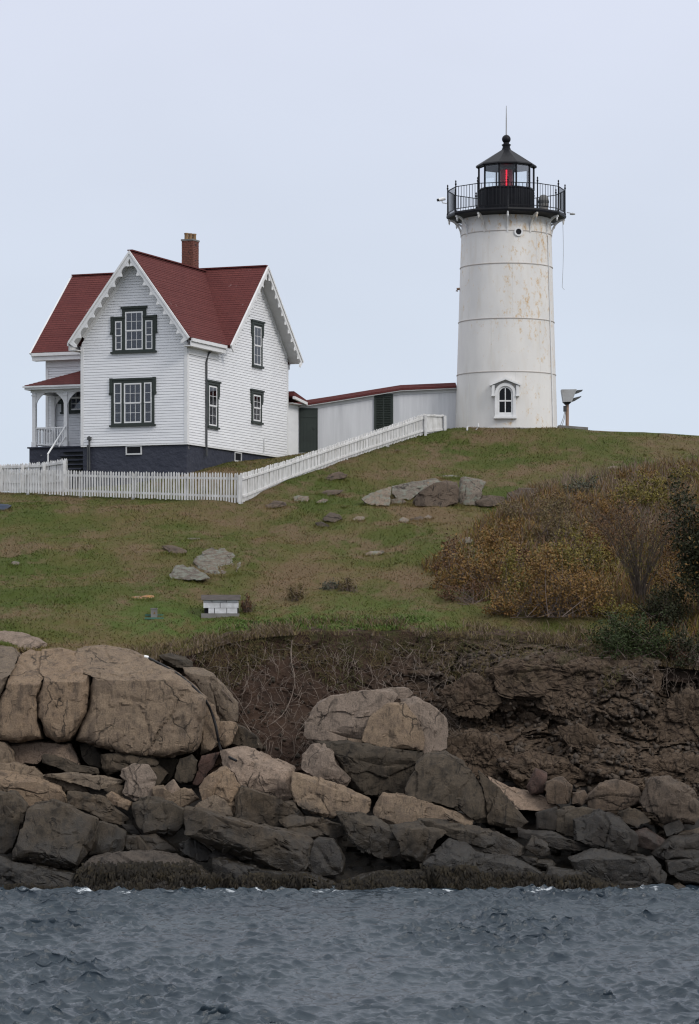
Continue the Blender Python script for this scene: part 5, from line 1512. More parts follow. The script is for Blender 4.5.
rock('P','dark flat slab between the long beam-like boulder and the blocky pale rock',[(278,820),(292,815),(310,817),(325,819),(341,824),(343,836),(330,841),(305,837),(285,829)],'rock_grey',T=.6)
rock('F','dark rounded end block right of the long beam-like boulder',[(86,238),(150,248),(187,300),(182,362),(90,366),(60,350)],'rock_dark',T=.6)
rock('D','low black rock hung with rockweed in front of the long beam-like boulder',[(246,430),(300,424),(450,460),(600,478),(662,500),(704,545),(640,560),(300,556),(252,512)],'rock_dark',T=.7,kelp=.6)
rock('D','small rust-brown stone beside the rockweed-fringed boulder',[(222,412),(260,374),(312,384),(348,428),(250,434)],'rock_red',T=.35,yoff=-.2)
rock('D','dark tilted slab in the gap left of the long beam-like boulder',[(110,362),(160,338),(240,395),(222,434),(180,430),(116,392)],'rock_dark',T=.4)
# centre stack
rock('E','big tan capstone on the left of the central stack with a reddish patch',[(58,182),(100,120),(150,94),(240,79),(352,70),(372,95),(312,140),(282,162),(258,247),(200,242),(130,217)],'rock_pale',Y=89.6,T=1.1,top=.4,n=70,grow=1.0)
rock('E','pale thin slab under the left edge of the central capstone',[(50,186),(75,184),(130,216),(202,236),(200,254),(70,244),(53,226)],'rock_pale',Y=89.4,T=.8)
rock('E','short thin stone strip under the middle of the central capstone',[(201,237),(288,252),(282,269),(203,257)],'rock_tan',Y=89.2,T=.6)
rock('E','round-faced grey boulder in the middle of the central capstone group',[(288,156),(340,119),(402,113),(442,180),(467,230),(462,277),(400,272),(330,267),(253,247),(263,200)],'rock_tan',Y=89.2,T=1.0,top=.3,grow=1.0)
rock('E','pale right-hand block of the central capstone group with cracked top',[(388,106),(440,94),(500,124),(547,170),(555,210),(547,272),(500,294),(463,287),(468,230),(443,180)],'rock_pale',Y=89.5,T=1.0,top=.4,grow=1.0)
rock('E','flat pale slab on the very top of the central stack',[(286,77),(350,64),(412,64),(432,85),(402,101),(375,102),(340,84)],'rock_pale',Y=90.1,T=.6)
rock('E','dark broad boulder carrying the central capstones',[(72,252),(200,254),(300,267),(457,293),(432,340),(397,442),(330,444),(250,434),(200,402),(178,332),(138,282)],'rock_grey',Y=89.0,T=.9,top=.15)
rock('E','smooth rounded grey boulder left of the dark broad one',[(46,302),(80,268),(120,260),(152,290),(162,330),(208,375),(192,402),(150,388),(80,368),(42,342)],'rock_pale',T=.7,top=.3,cuts=2)
rock('P','large grey boulder with a rounded top right below the central capstones',[(427,757),(445,754),(462,762),(473,775),(483,795),(490,810),(489,820),(475,820),(460,808),(430,800),(405,797),(404,790),(412,775),(419,763)],'rock_grey',T=1.0,top=.4,cuts=5)
rock('E','dark wedge filling the cleft between the two boulders under the capstones',[(392,442),(430,342),(460,298),(475,300),(420,400),(405,452)],'rock_dark',Y=89.0,T=.4)
rock('F','blocky pale-topped boulder with a square front left of the centre',[(6,4),(60,18),(180,58),(272,100),(270,140),(240,163),(170,152),(150,167),(80,152),(18,112),(3,60)],'rock_tan',T=.9,top=.5,cuts=3)
rock('F','dark tilted slab with a flat wet-looking top in the middle',[(163,154),(300,163),(352,198),(382,240),(387,292),(350,313),(300,303),(228,262),(188,202)],'rock_grey',T=.6,top=.5)
rock('F','long brown layered ledge under the boulders of the central stack',[(298,145),(330,88),(430,98),(510,123),(642,168),(642,198),(560,184),(430,198),(340,193),(300,160)],'rock_tan',T=.9)
rock('F','dark sheer block below the brown layered ledge',[(346,196),(450,188),(552,213),(502,260),(472,328),(440,324),(390,304),(384,250)],'rock_grey',T=.7)
rock('F','long thin layered slab running right from the dark sheer block',[(448,178),(560,183),(640,198),(740,225),(760,262),(700,275),(600,248),(540,222),(450,200)],'rock_grey',T=.6,yoff=-.3)
rock('F','mound of brown rockweed at the water in the centre',[(120,434),(200,384),(300,358),(400,348),(500,350),(552,384),(594,438),(480,452),(300,452),(160,446)],'rock_dark',Y=84.5,T=.8,kelp=1.0,top=.3)
rock('F','black rockweed-covered block right of the central mound',[(466,328),(560,248),(620,268),(662,298),(702,330),(706,420),(560,426),(515,385)],'rock_dark',T=.8,kelp=.55)
rock('F','low dark rock with rockweed left of the central mound',[(-30,352),(80,358),(152,384),(154,415),(0,432),(-60,424)],'rock_dark',Y=84.8,T=.6,kelp=.5)
# right shore
rock('H','dark triangular leaning slab right of the large grey boulder',[(26,62),(90,118),(130,168),(173,216),(152,240),(58,224),(46,150)],'rock_grey',T=.7)
rock('H','light sand-coloured slab lying at the foot of the bluff',[(58,78),(130,118),(230,148),(272,170),(262,184),(200,176),(130,172),(88,124)],'rock_pale',T=.7,tilt=.9,top=.55,yoff=.6,cuts=1)
rock('H','small dark cube-like block at the left of the right-hand boulders',[(203,192),(267,174),(264,242),(203,244)],'rock_dark',T=.5)
rock('H','dark flat-topped block right of the cube-like block',[(263,182),(350,173),(402,184),(332,212),(320,267),(263,247)],'rock_grey',T=.6,yoff=.2)
rock('H','largest black angular boulder of the right shore',[(322,217),(400,183),(462,213),(503,258),(507,302),(470,324),(420,304),(328,274)],'rock_dark',T=.9,cuts=5,top=.4)
rock('H','small grey upright stone before the long sloping slabs on the right',[(166,298),(190,260),(237,284),(243,318),(200,324)],'rock_grey',T=.4,yoff=-.3)
rock('H','long black slab sloping right behind the small grey upright stone',[(146,245),(250,252),(300,273),(387,298),(394,313),(300,309),(228,288),(148,268)],'rock_dark',T=.5)
rock('H','layered brown slab low on the shore left of the small grey upright stone',[(-40,232),(60,240),(130,270),(173,300),(152,324),(60,309),(-40,290)],'rock_grey',T=.6)
rock('H','big wet black boulder with smooth top at the right waterline',[(306,337),(390,310),(480,328),(533,345),(560,414),(500,420),(400,410),(328,369)],'rock_dark',T=.9,top=.5)
rock('H','rockweed-covered boulder in the water in front of the big wet one',[(208,424),(240,358),(330,368),(400,403),(560,418),(600,452),(300,462),(212,450)],'rock_dark',Y=84.4,T=.9,kelp=.8,top=.4)
rock('H','large brown round boulder at the foot of the right bluff',[(357,152),(400,104),(450,93),(512,118),(525,165),(480,184),(400,189),(357,177)],'rock_brown',T=.8)
rock('H','dark rugged boulder at the foot of the bluff near the right frame edge',[(522,132),(560,93),(610,86),(682,128),(702,180),(682,224),(600,219),(537,192),(517,160)],'rock_brown',T=.8,rough=1.5)
rock('H','rounded grey stone under the two bluff-foot boulders',[(452,192),(490,175),(532,190),(553,215),(500,238),(458,217)],'rock_grey',T=.5)
rock('H','reddish flat-faced rock on the right shore',[(497,250),(540,243),(593,275),(583,313),(508,292)],'rock_red',T=.5,yoff=.2)
rock('H','wide dark boulder cut by the right frame edge, upper of two',[(555,314),(620,268),(740,262),(740,334),(600,334)],'rock_dark',T=.8)
rock('H','square black boulder cut by the right frame edge, lower of two',[(602,342),(740,332),(740,405),(650,408),(607,372)],'rock_dark',T=.7,top=.4)
rock('H','small pale stone at the water under the square black boulder',[(600,424),(640,408),(684,442),(640,452),(598,448)],'rock_tan',Y=84.6,T=.4)
rock('H','cluster boulder of brown conglomerate right of the sand-coloured slab',[(226,102),(280,83),(313,110),(303,162),(240,158)],'rock_brown',T=.6)
rock('H','small brown round stone between two bluff-foot boulders',[(316,132),(350,123),(365,150),(340,173),(312,162)],'rock_brown',T=.4)
rock('H','reddish tooth-shaped rock tilted against the bluff',[(177,112),(202,58),(238,70),(222,132),(188,134)],'rock_red',T=.4)
rock('H','dark pitted stone under the rugged boulder on the right',[(587,232),(640,213),(654,240),(600,268)],'rock_dark',T=.4)
rock('H','dark narrow block in the gap left of the square black boulder',[(497,330),(560,328),(604,380),(594,424),(550,386)],'rock_dark',T=.5)
rock('H','flat dark stone under the largest black angular boulder',[(466,310),(530,320),(565,342),(480,340)],'rock_dark',T=.5)
rock('H','brown flat stone at the right frame edge between bluff-foot and dark boulders',[(636,252),(740,232),(740,266),(626,268)],'rock_tan',T=.6)
rock('H','black rockweed-hung rock below the layered brown slab',[(-60,305),(150,328),(234,380),(214,424),(60,432),(-60,424)],'rock_dark',T=.8,kelp=.5)
rock('H','flat grey slab top showing above the rockweed right of centre',[(150,325),(252,333),(264,352),(200,360)],'rock_grey',T=.5)
# outcrops standing out of the bluff
KB = dict(group='rock outcrops in the bluff', name='outcrop', rough=1.3, crag=.5, mat='cliff')
rock('P','large rugged brown rock nose jutting from the upper right bluff',[(486,672),(520,660),(560,655),(610,656),(648,661),(668,673),(661,692),(641,705),(611,717),(582,723),(560,716),(530,702),(500,694)],Y=91.9,T=.8,tilt=.35,top=.2,cuts=5,n=96,**KB)
rock('P','slanting brown rock rib under the jutting bluff nose',[(558,728),(580,726),(604,740),(632,756),(640,768),(615,768),(588,760),(568,746)],Y=90.2,T=.6,top=.4,**KB)
rock('P','shadowed brown rock mass in the bluff at the right frame edge',[(668,700),(690,690),(720,690),(720,744),(690,748),(655,742),(650,722)],Y=91.3,T=.7,**KB)
rock('P','dark brown rock mass in the bluff right of the central capstones',[(446,742),(472,730),(502,742),(512,762),(500,776),(468,776),(448,764)],Y=90.4,T=.7,**KB)
rock('P','low brown rock bench in the bluff below the slanting rib',[(498,764),(530,752),(566,758),(588,776),(560,790),(520,786)],Y=89.8,T=.7,**KB)
rock('P','flat brown ledge in the bluff above the rugged boulder at right',[(612,770),(650,758),(690,756),(720,760),(720,788),(670,786),(630,782)],Y=89.9,T=.7,top=.4,**KB)
rock('P','upper brown rock shelf in the bluff above the central capstones',[(440,690),(470,676),(492,684),(500,706),(480,722),(452,716)],Y=91.9,T=.7,**KB)
# rocks lying in the turf
def stone(zone, label, pts, mat='rock_lawn', tilt=1.2, T=None, cuts=2, top=.35, sink=0.0, **k):
    ox, oy, s = ZONES[zone]
    yb = max(p[1] for p in pts); xm = sum(p[0] for p in pts)/len(pts)
    g = hit(ox+xm/s, oy+yb/s - .8)
    STONES.append((ox, oy, s, pts))
    return rock(zone, label, pts, mat, Y=g.y+.05+sink, T=T if T else .35, tilt=tilt, cuts=cuts, top=top, group=k.pop('group', 'stones in the hillside turf'), name=k.pop('name', 'stone'), **k)
K = dict(group='outcrop below the lighthouse', name='outcrop_block')
stone('L','grey-green outcrop block with a peaked back, left end of the outcrop below the lighthouse',[(72,128),(100,108),(172,84),(170,108),(164,154),(120,152),(82,143)],T=.7,**K)
stone('L','long pale lichen-grey slab along the top of the outcrop below the lighthouse',[(174,84),(240,70),(320,55),(345,65),(300,95),(255,118),(232,136),(195,128),(172,112)],T=.9,tilt=1.6,**K)
stone('L','dark brown overhanging block in the middle of the outcrop below the lighthouse',[(238,140),(255,112),(310,80),(352,68),(390,72),(397,100),(390,142),(352,158),(300,156),(250,154)],'rock_brown',T=.9,tilt=.3,cuts=4,**K)
stone('L','tall pale block right of the cleft in the outcrop below the lighthouse',[(405,55),(428,50),(492,68),(470,110),(450,148),(420,152),(394,146),(396,100)],T=.8,tilt=.8,**K)
stone('L','low rock with an orange lichen spot at the right of the outcrop below the lighthouse',[(452,125),(480,117),(548,122),(550,146),(500,156),(445,154)],'rock_brown',T=.6,tilt=.6,**K)
stone('L','small grey block under the long pale slab of the outcrop',[(168,130),(205,124),(228,140),(205,150),(170,148)],T=.4,tilt=.5,**K)
stone('L','thin pale flat slab topping the cleft of the outcrop below the lighthouse',[(318,52),(370,48),(410,52),(400,62),(340,63)],T=.5,tilt=2.2,**K)
stone('L','dark peaty ledge at the far right of the outcrop, half under turf',[(556,105),(600,93),(660,92),(655,115),(600,135),(560,140)],'rock_brown',T=.5,tilt=1.0,**K)
K = dict(group='flat outcrop in the lawn', name='outcrop_block', e1=.5, rough=1.8, grow=1.12)
stone('O','largest flat grey lichen-mottled outcrop in the lawn above the block box',[(262,168),(300,128),(330,112),(322,92),(372,74),(418,60),(452,74),(490,72),(508,100),(556,112),(598,150),(652,168),(628,205),(606,232),(612,268),(548,262),(540,300),(488,280),(430,296),(372,282),(352,250),(312,238),(300,208)],'rock_lichen',tilt=2.7,T=.5,cuts=2,top=.1,**K)
stone('O','lower-left flat outcrop in the lawn, half lichen grey half bare',[(70,278),(104,246),(120,214),(172,204),(206,222),(258,232),(290,262),(342,274),(392,304),(330,330),(256,326),(216,342),(140,328),(92,336)],'rock_lichen',tilt=2.6,T=.45,cuts=2,top=.1,**K)
stone('O','small dark outcrop top upper left of the flat lawn outcrop',[(5,45),(90,38),(170,58),(205,90),(160,127),(95,100)],'rock_brown',tilt=1.6,T=.4,cuts=2,**K)
stone('O','thin pale stone sliver above the flat lawn outcrop',[(215,-15),(330,-22),(345,-5),(230,5)],'rock_lawn',tilt=1.6,T=.25,name='stone')
stone('S','dark red-brown stone with grassy top by the fence corner',[(85,158),(118,140),(160,145),(165,160),(125,170),(90,168)],'rock_brown')
stone('S','pale square stone right of the red-brown one by the fence corner',[(186,128),(205,122),(240,125),(241,148),(190,146)],'rock_lawn')
stone('S','flat brown stone below the fence, higher right of the pale square stone',[(270,122),(300,104),(362,106),(345,118),(300,126)],'rock_brown')
stone('S','small grey stone just under the flat brown stone',[(265,148),(290,132),(310,138),(295,152),(270,154)],'rock_lawn')
stone('S','wide low brown stone nearest the climbing fence',[(282,72),(320,46),(345,40),(378,48),(370,62),(300,74)],'rock_brown')
stone('S','broken brown stone in mid lawn below the pale ones',[(286,205),(315,182),(345,190),(360,206),(330,220),(295,214)],'rock_brown')
stone('S','thin grey flat stone left below the broken brown stone',[(260,218),(285,214),(315,230),(300,238),(272,232)],'rock_grey')
stone('S','tiny white stone between the fence stones and the outcrop',[(352,164),(365,158),(380,163),(370,168)],'rock_lawn')
stone('S','pale pointed stone lying alone in the mid lawn',[(432,332),(455,318),(500,316),(506,324),(470,334),(440,337)],'rock_lawn')
stone('S','small grey stone left of the brown pair below the outcrop',[(552,212),(570,198),(592,208),(585,222),(560,222)],'rock_lawn')
stone('S','flat dark stone of the pair below the outcrop',[(590,205),(630,194),(648,204),(640,214),(600,214)],'rock_brown')
stone('S','small pale pointed stone closing the row below the outcrop',[(642,202),(658,190),(674,200),(668,208),(648,208)],'rock_lawn')
stone('S','flat grey stone flush in the grass right of the broken brown stone',[(390,208),(410,196),(438,198),(436,210),(405,214)],'rock_lawn')
stone('G','rounded grey-brown stone at the left edge of the orange shrubs',[(128,382),(150,362),(185,355),(208,370),(195,390),(150,394)],'rock_lawn',T=.45)
stone('G','small pale slab in weeds left of the shrubs',[(250,300),(275,290),(318,296),(320,304),(270,308)],'rock_lawn')
stone('N','flat grey rock half hidden in dry weeds on the right brow',[(240,238),(265,230),(300,238),(290,248),(250,248)],'rock_lawn')
stone('N','pale rock among mauve weeds right of the flat brow rock',[(400,275),(410,262),(440,265),(445,280),(415,285)],'rock_lawn')
stone('N','pale rock low in the mauve weeds left of the yellow bush',[(62,400),(85,378),(115,375),(125,398),(90,408)],'rock_lawn')
stone('N','long flat pale rock with orange lichen on the right brow',[(560,150),(575,142),(620,142),(626,148),(590,153)],'rock_orange',tilt=1.8)
stone('P','flat pale stone tinted orange by lichen, above the green planks',[(128.5,596.6),(135,595.4),(147,595.2),(153.8,596),(153.5,598.8),(146,599.6),(136,599.4)],'rock_orange',tilt=2.4,T=.25,n=30)
stone('P','small grey stone alone in the left lawn',[(8.5,563.5),(12.5,561),(18,561.6),(20,564.4),(13,565.4)],'rock_lawn')
stone('P','slate-blue angular rock at the left frame edge below the fence',[(-8,503),(6,503.5),(11.5,505.2),(7,509.5),(1,511),(-8,511)],'navy_slab',T=.6,tilt=.8)
stone('P','small dark stone in the grass near the top of the climbing fence',[(394.5,450.5),(397,448.8),(400.5,449.8),(400,452.3),(395.5,452.3)],'rock_brown',T=.15)
stone('P','flat grey footing stone under the long fence left end',[(35,494),(40,492.8),(46,493.6),(44,495.6),(37,496)],'rock_lawn',T=.2)
stone('P','pale block of stone on the bluff lip below the juniper',[(577.5,645),(583,643.6),(587.3,645),(586.5,649.6),(578.6,650)],'rock_pale',T=.2,tilt=.3)

# ------------------------------------------------------------------ hose over the ledge
def surf(pts, r, lift=0.0):
    """lay a path on whatever rock or ground it crosses, as seen along the sight line, then smooth it"""
    dg = bpy.context.evaluated_depsgraph_get(); out = []
    for px, py in pts:
        d = Vector(((px-CX)/F_PX, 1, (HY-py)/F_PX)).normalized()
        okk, loc, nor, fi, ob, mx = SC.ray_cast(dg, Vector((0,0,EYE))+d*60, d)
        out.append((loc - d*(r*.8+lift)) if okk else at(px, py, 92))
    for it in range(1):
        out = [out[0]] + [Vector(((a.x+2*b.x+c.x)/4, (a.y+2*b.y+c.y)/4, (a.z+2*b.z+c.z)/4)) for a, b, c in zip(out, out[1:], out[2:])] + [out[-1]]
    return out
SC.view_layers[0].update()
hp = [(147.5,657.5),(155,661),(163,665.5),(172,670),(181,676),(190,683),(198,691),(204.5,698),(210,707),(213.5,716),(216,726),(217.5,735),(218.5,743),(221,749),(226,755),(231,758.5),(236.5,760.8)]
path = surf(hp, .035, .13)
for i in range(1, len(path)-1): path[i].y = min(path[i].y, (path[i-1].y+path[i+1].y)/2 + .02)
ho = MB().tube(path, .042, 8).build('hose', M['hose'], None, path[-1], 60, loc=path[-1]); tag(ho, 'black hose draped over the tan ledge from turf to lower rocks', 'hose')
q = path[0]
MB().tube([q+Vector((-.1,-.02,.03)), q+Vector((.03,-.02,0))], .048, 8).build('hose_collar', M['pipe_white'], ho, path[-1])

# ------------------------------------------------------------------ vegetation
def leaf_quads(P, size, rr, flat=.3):
    n = len(P); a = rr.normal(0,1,(n,3)); a /= np.linalg.norm(a,axis=1)[:,None]
    b = rr.normal(0,1,(n,3)); b -= (b*a).sum(1)[:,None]*a; b /= np.linalg.norm(b,axis=1)[:,None]
    s = (size*rr.uniform(.6,1.4,n))[:,None]
    V = np.stack([P-a*s, P+b*s*.55, P+a*s, P-b*s*.55],1).reshape(-1,3)
    return V, np.arange(n*4).reshape(-1,4)
def tubes(paths, r0, r1, k=4):
    """many thin tapering tubes in one go: paths (m, s, 3)"""
    m, s, _ = paths.shape
    d = np.gradient(paths, axis=1); d /= np.maximum(np.linalg.norm(d,axis=2,keepdims=True),1e-6)
    ref = np.array([.31,.93,.2]); u = np.cross(d, ref); u /= np.maximum(np.linalg.norm(u,axis=2,keepdims=True),1e-6); w = np.cross(d,u)
    rr_ = (np.asarray(r0)[:,None] if np.ndim(r0) else np.full((m,1),r0)) ; t = np.linspace(0,1,s)[None]
    R = (rr_*(1-t) + (r1*t))[...,None]
    ring = [paths + R*(u*math.cos(2*math.pi*j/k)+w*math.sin(2*math.pi*j/k)) for j in range(k)]
    V = np.stack(ring,2).reshape(-1,3)
    b = (np.arange(m)*s*k)[:,None,None] + (np.arange(s-1)*k)[None,:,None]; j = np.arange(k)[None,None]
    F = np.stack([b+j, b+(j+1)%k, b+k+(j+1)%k, b+k+j],-1).reshape(-1,4)
    return V, F
def shrub(label, px, py, wpx, hpx, leaf, nleaf, size, seed, stem='stem', clump=.55, nst=30, shape=1.0, name='shrub', stem_r=.012, depth=None, group=None, hollow=.35, bare=0.0):
    rr = np.random.default_rng(seed); g = hit(px, py-1.0)
    Y = g.y; w = wpx/F_PX*Y; h = hpx/F_PX*Y; dp = depth or w*.8
    t = thing(name, (g.x, g.y, g.z-.08), label, 'shrub', group)
    # clump centres give an uneven outline
    nc = max(7, int(nleaf/140))
    cc = []
    while len(cc) < nc:
        p = rr.uniform(-1,1,3); p[2] = rr.uniform(bare,1)
        rad = math.hypot(p[0],p[1]); lim = (1-p[2]**2.6)**.5 if shape > 0 else (.25+.75*p[2])
        if rad < lim and (rad > hollow*lim or p[2] > .6): cc.append(p)
    cc = np.array(cc); sig = rr.uniform(.10,.20,nc)*clump*1.6; sig = np.maximum(sig,.06)
    ci = rr.integers(0,nc,nleaf); P = cc[ci] + rr.normal(0,1,(nleaf,3))*sig[ci][:,None]
    P[:,2] = np.abs(P[:,2])
    P = P*np.array([w/2,dp/2,h])
    nst = int(nst*1.8)
    # stems from the root to the clumps, then sprigs of leaves along their upper ends
    k = rr.integers(0,nc,nst); tip = (cc[k]*np.array([w/2,dp/2,h]) + rr.normal(0,.09,(nst,3)))*rr.uniform(.95,1.22,nst)[:,None]; base = rr.normal(0,.16*w,(nst,3)); base[:,2] = 0
    s = np.linspace(0,1,8)[None,:,None]; mid = rr.normal(0,.06*w,(nst,1,3))
    path = base[:,None]*(1-s) + tip[:,None]*s + mid*np.sin(s*np.pi); path[:,:,2] = np.maximum(path[:,:,2],0)
    V, Fq = tubes(path, stem_r*rr.uniform(.6,1.3,nst), .003)
    link('stems', np_mesh('stems', V, Fq, M[stem]), t)
    ns = int(nleaf*.6); P[:ns] = path[rr.integers(0,nst,ns), rr.integers(3,8,ns)] + rr.normal(0,.05,(ns,3))
    V, Fq = leaf_quads(P, size*.82, rr)
    link('leaves', np_mesh('leaves', V, Fq, M[leaf]), t)['kind'] = 'stuff'
    return t
SG = 'autumn shrubs on the right-hand slope'
shrub('orange-brown leafy shrub, leftmost of the slope thicket',480,590,90,62,'leaf_orange',5200,.055,1,group=SG,nst=60)
shrub('low rusty shrub at the lower left foot of the thicket',452,572,46,34,'leaf_rust',1600,.05,2,group=SG)
shrub('broad orange and yellow shrub at the front of the thicket',556,616,110,66,'leaf_orange',7000,.055,3,group=SG,nst=80)
shrub('olive-yellow shrub directly above the broad front shrub',575,580,80,50,'leaf_yellow',4200,.055,4,group=SG,nst=50)
shrub('deep red small shrub in the middle of the thicket',515,575,34,32,'leaf_rust',1500,.05,5,group=SG)
shrub('bright yellow-leaved bush near the top of the thicket',642,512,62,36,'leaf_yellow',3800,.055,6,group=SG)
shrub('sparse orange bush at the upper right under the brow',684,488,44,28,'leaf_yellow',1800,.05,7,group=SG)
shrub('grey-green low bush near the brow right of the outcrop',583,496,40,20,'leaf_sage',2200,.05,8,group=SG)
shrub('dull orange bush left of the bare vase-shaped shrub',598,560,50,44,'leaf_orange',2800,.05,9,group=SG,nst=40)
shrub('tall rusty shrub filling the gap left of the yellow bush',560,545,70,42,'leaf_weed',3600,.05,10,group=SG,nst=60)
shrub('brown seedy shrub high in the thicket, below the grey-green bush',545,520,60,30,'leaf_weed',2400,.045,11,group=SG,nst=50)
shrub('orange bush right of the bare vase-shaped shrub',668,596,40,56,'leaf_orange',2400,.05,12,group=SG)
shrub('dark green sprawling bush at the foot of the right-edge tree',668,626,66,38,'leaf_dark',4200,.055,13,group=SG,nst=50)
shrub('low green juniper on the bluff lip',628,656,92,42,'leaf_juniper',9000,.05,14,clump=.5,nst=60,name='juniper',hollow=.1)
shrub('tiny green juniper tuft hanging below the big one',664,662,16,14,'leaf_juniper',900,.04,15,name='juniper')
shrub('small dark brown-green bush alone in the lawn',297,600,17,19,'leaf_weed',1100,.04,16)
shrub('reddish brown weed clump right of the block box',246,613,12,18,'leaf_rust',600,.035,17)
shrub('sage-green weed clump by the pale driftwood stick',330,590,24,10,'leaf_sage',700,.04,18)
shrub('dark weed clump right of the driftwood stick',350,592,34,14,'leaf_weed',1000,.04,19)
shrub('low reddish shrub spilling down at the thicket front edge',470,604,60,24,'leaf_rust',1700,.045,28,group=SG,nst=40)
shrub('short orange shrub right of the reddish front one',510,614,50,22,'leaf_orange',1700,.045,29,group=SG,nst=40)
shrub('brown-orange brushy shrub on the slope above the mid thicket',520,522,50,28,'leaf_weed',1500,.045,30,group=SG,nst=50)
shrub('ochre shrub left under the grey-green brow bush',570,514,44,22,'leaf_orange',1500,.045,31,group=SG,nst=40)
shrub('pale orange shrub between the leftmost shrub and the broad front shrub',520,598,54,48,'leaf_yellow',2600,.05,20,group=SG,nst=40)
shrub('mixed rust and yellow shrub above the leftmost shrub',500,548,56,32,'leaf_orange',2400,.05,21,group=SG,nst=40)
shrub('amber shrub directly behind the bare vase-shaped shrub top',610,530,60,34,'leaf_orange',3000,.05,22,group=SG,nst=40)
shrub('small amber bush on the brow below the long orange-spotted rock',640,482,46,18,'leaf_orange',1400,.045,23,group=SG)
shrub('dark rusty bush wedged between the vase-shaped shrub and the tree',676,566,38,54,'leaf_rust',2600,.05,24,group=SG,nst=40)
shrub('low dark bush on the bluff lip at the right frame edge',694,664,60,40,'leaf_dark',3000,.055,25,group=SG,nst=60)
shrub('brown twiggy bush right of the juniper on the bluff lip',676,664,30,24,'leaf_rust',900,.045,26,group=SG,nst=70)
shrub('olive bush at the front foot of the bare vase-shaped shrub',614,622,44,26,'leaf_yellow',1800,.045,27,group=SG)
# bare vase-shaped shrub: branching stems and a rusty twig crown
def vase(px, py, wpx, hpx):
    rr = np.random.default_rng(31); g = hit(px, py); Y = g.y; w = wpx/F_PX*Y; h = hpx/F_PX*Y
    t = thing('shrub', (g.x, g.y, g.z-.1), 'bare grey vase-shaped shrub with rust-brown twiggy top', 'shrub', SG)
    n = 56; a = rr.uniform(0,2*np.pi,n); sp = rr.random(n)**.4; tip = np.stack([np.cos(a)*sp*w/2, np.sin(a)*sp*w*.4, h*(.72+.28*rr.random(n))],1)
    s = np.linspace(0,1,9)[None,:,None]; base = rr.normal(0,.10,(n,3)); base[:,2] = 0
    path = base[:,None]*(1-s) + tip[:,None]*np.concatenate([s**1.35, s**1.35, s**.85],2) + rr.normal(0,.04,(n,9,3))*s
    V, F = tubes(path, rr.uniform(.010,.022,n), .004, 5)
    link('branches', np_mesh('branches', V, F, M['bark']), t)
    m = 520; bi = rr.integers(0,n,m); si = rr.integers(3,9,m); b0 = path[bi,si]; up = rr.normal(0,.16,(m,3)); up[:,2] = np.abs(up[:,2])+.22; up[:,:2] += b0[:,:2]*.10
    s = np.linspace(0,1,4)[None,:,None]; V, F = tubes(b0[:,None] + up[:,None]*s + rr.normal(0,.02,(m,4,3))*s, .008, .003, 3)
    link('twigs', np_mesh('twigs', V, F, M['bark']), t)['kind'] = 'stuff'
    P = path[rr.integers(0,n,3200), rr.integers(6,9,3200)] + rr.normal(0,.16,(3200,3)); P[:,2] = np.minimum(P[:,2], h*1.06)
    V, F = leaf_quads(P, .032, rr); link('leaves', np_mesh('leaves', V, F, M['leaf_rust']), t)['kind'] = 'stuff'
    P = path[rr.integers(0,n,420), rr.integers(3,7,420)] + rr.normal(0,.15,(420,3))
    V, F = leaf_quads(P, .04, rr); link('leaves', np_mesh('leaves', V, F, M['leaf_yellow']), t)['kind'] = 'stuff'
vase(640, 606, 112, 106)
# dark small tree at the right frame edge
def edge_tree(px, py, wpx, hpx):
    rr = np.random.default_rng(47); g = hit(px, py); Y = g.y; w = wpx/F_PX*Y; h = hpx/F_PX*Y
    t = thing('tree', (g.x, g.y, g.z-.15), 'dark green small tree at the right frame edge', 'tree')
    trunk = MB(); o0 = tuple(t.location); b = Vector(o0)
    trunk.tube([b, b+Vector((.05,0,.4*h)), b+Vector((.02,.05,.75*h))], [.11,.08,.04], 8); trunk.build('trunk', M['bark'], t, o0, 40)
    n = 46; a = rr.uniform(0,2*np.pi,n); tip = np.stack([np.cos(a)*w/2*rr.uniform(.4,1,n), np.sin(a)*w/2*rr.uniform(.4,1,n), h*rr.uniform(.3,1,n)],1)
    st = np.zeros((n,3)); st[:,2] = tip[:,2]*rr.uniform(.3,.6,n)
    s = np.linspace(0,1,7)[None,:,None]; path = st[:,None]*(1-s)+tip[:,None]*s + rr.normal(0,.05,(n,7,3))*s
    V, F = tubes(path, rr.uniform(.02,.04,n), .006, 5); link('limbs', np_mesh('limbs', V, F, M['bark']), t)
    N = 9500; k = rr.integers(0,n,N); P = path[k, rr.integers(3,7,N)] + rr.normal(0,.17,(N,3))
    V, F = leaf_quads(P, .055, rr); link('crown', np_mesh('crown', V, F, M['leaf_dark']), t)['kind'] = 'stuff'
    P = path[rr.integers(0,n,900), rr.integers(4,7,900)] + rr.normal(0,.2,(900,3))
    V, F = leaf_quads(P, .05, rr); link('crown', np_mesh('crown', V, F, M['leaf_orange']), t)['kind'] = 'stuff'
edge_tree(702, 624, 86, 146)

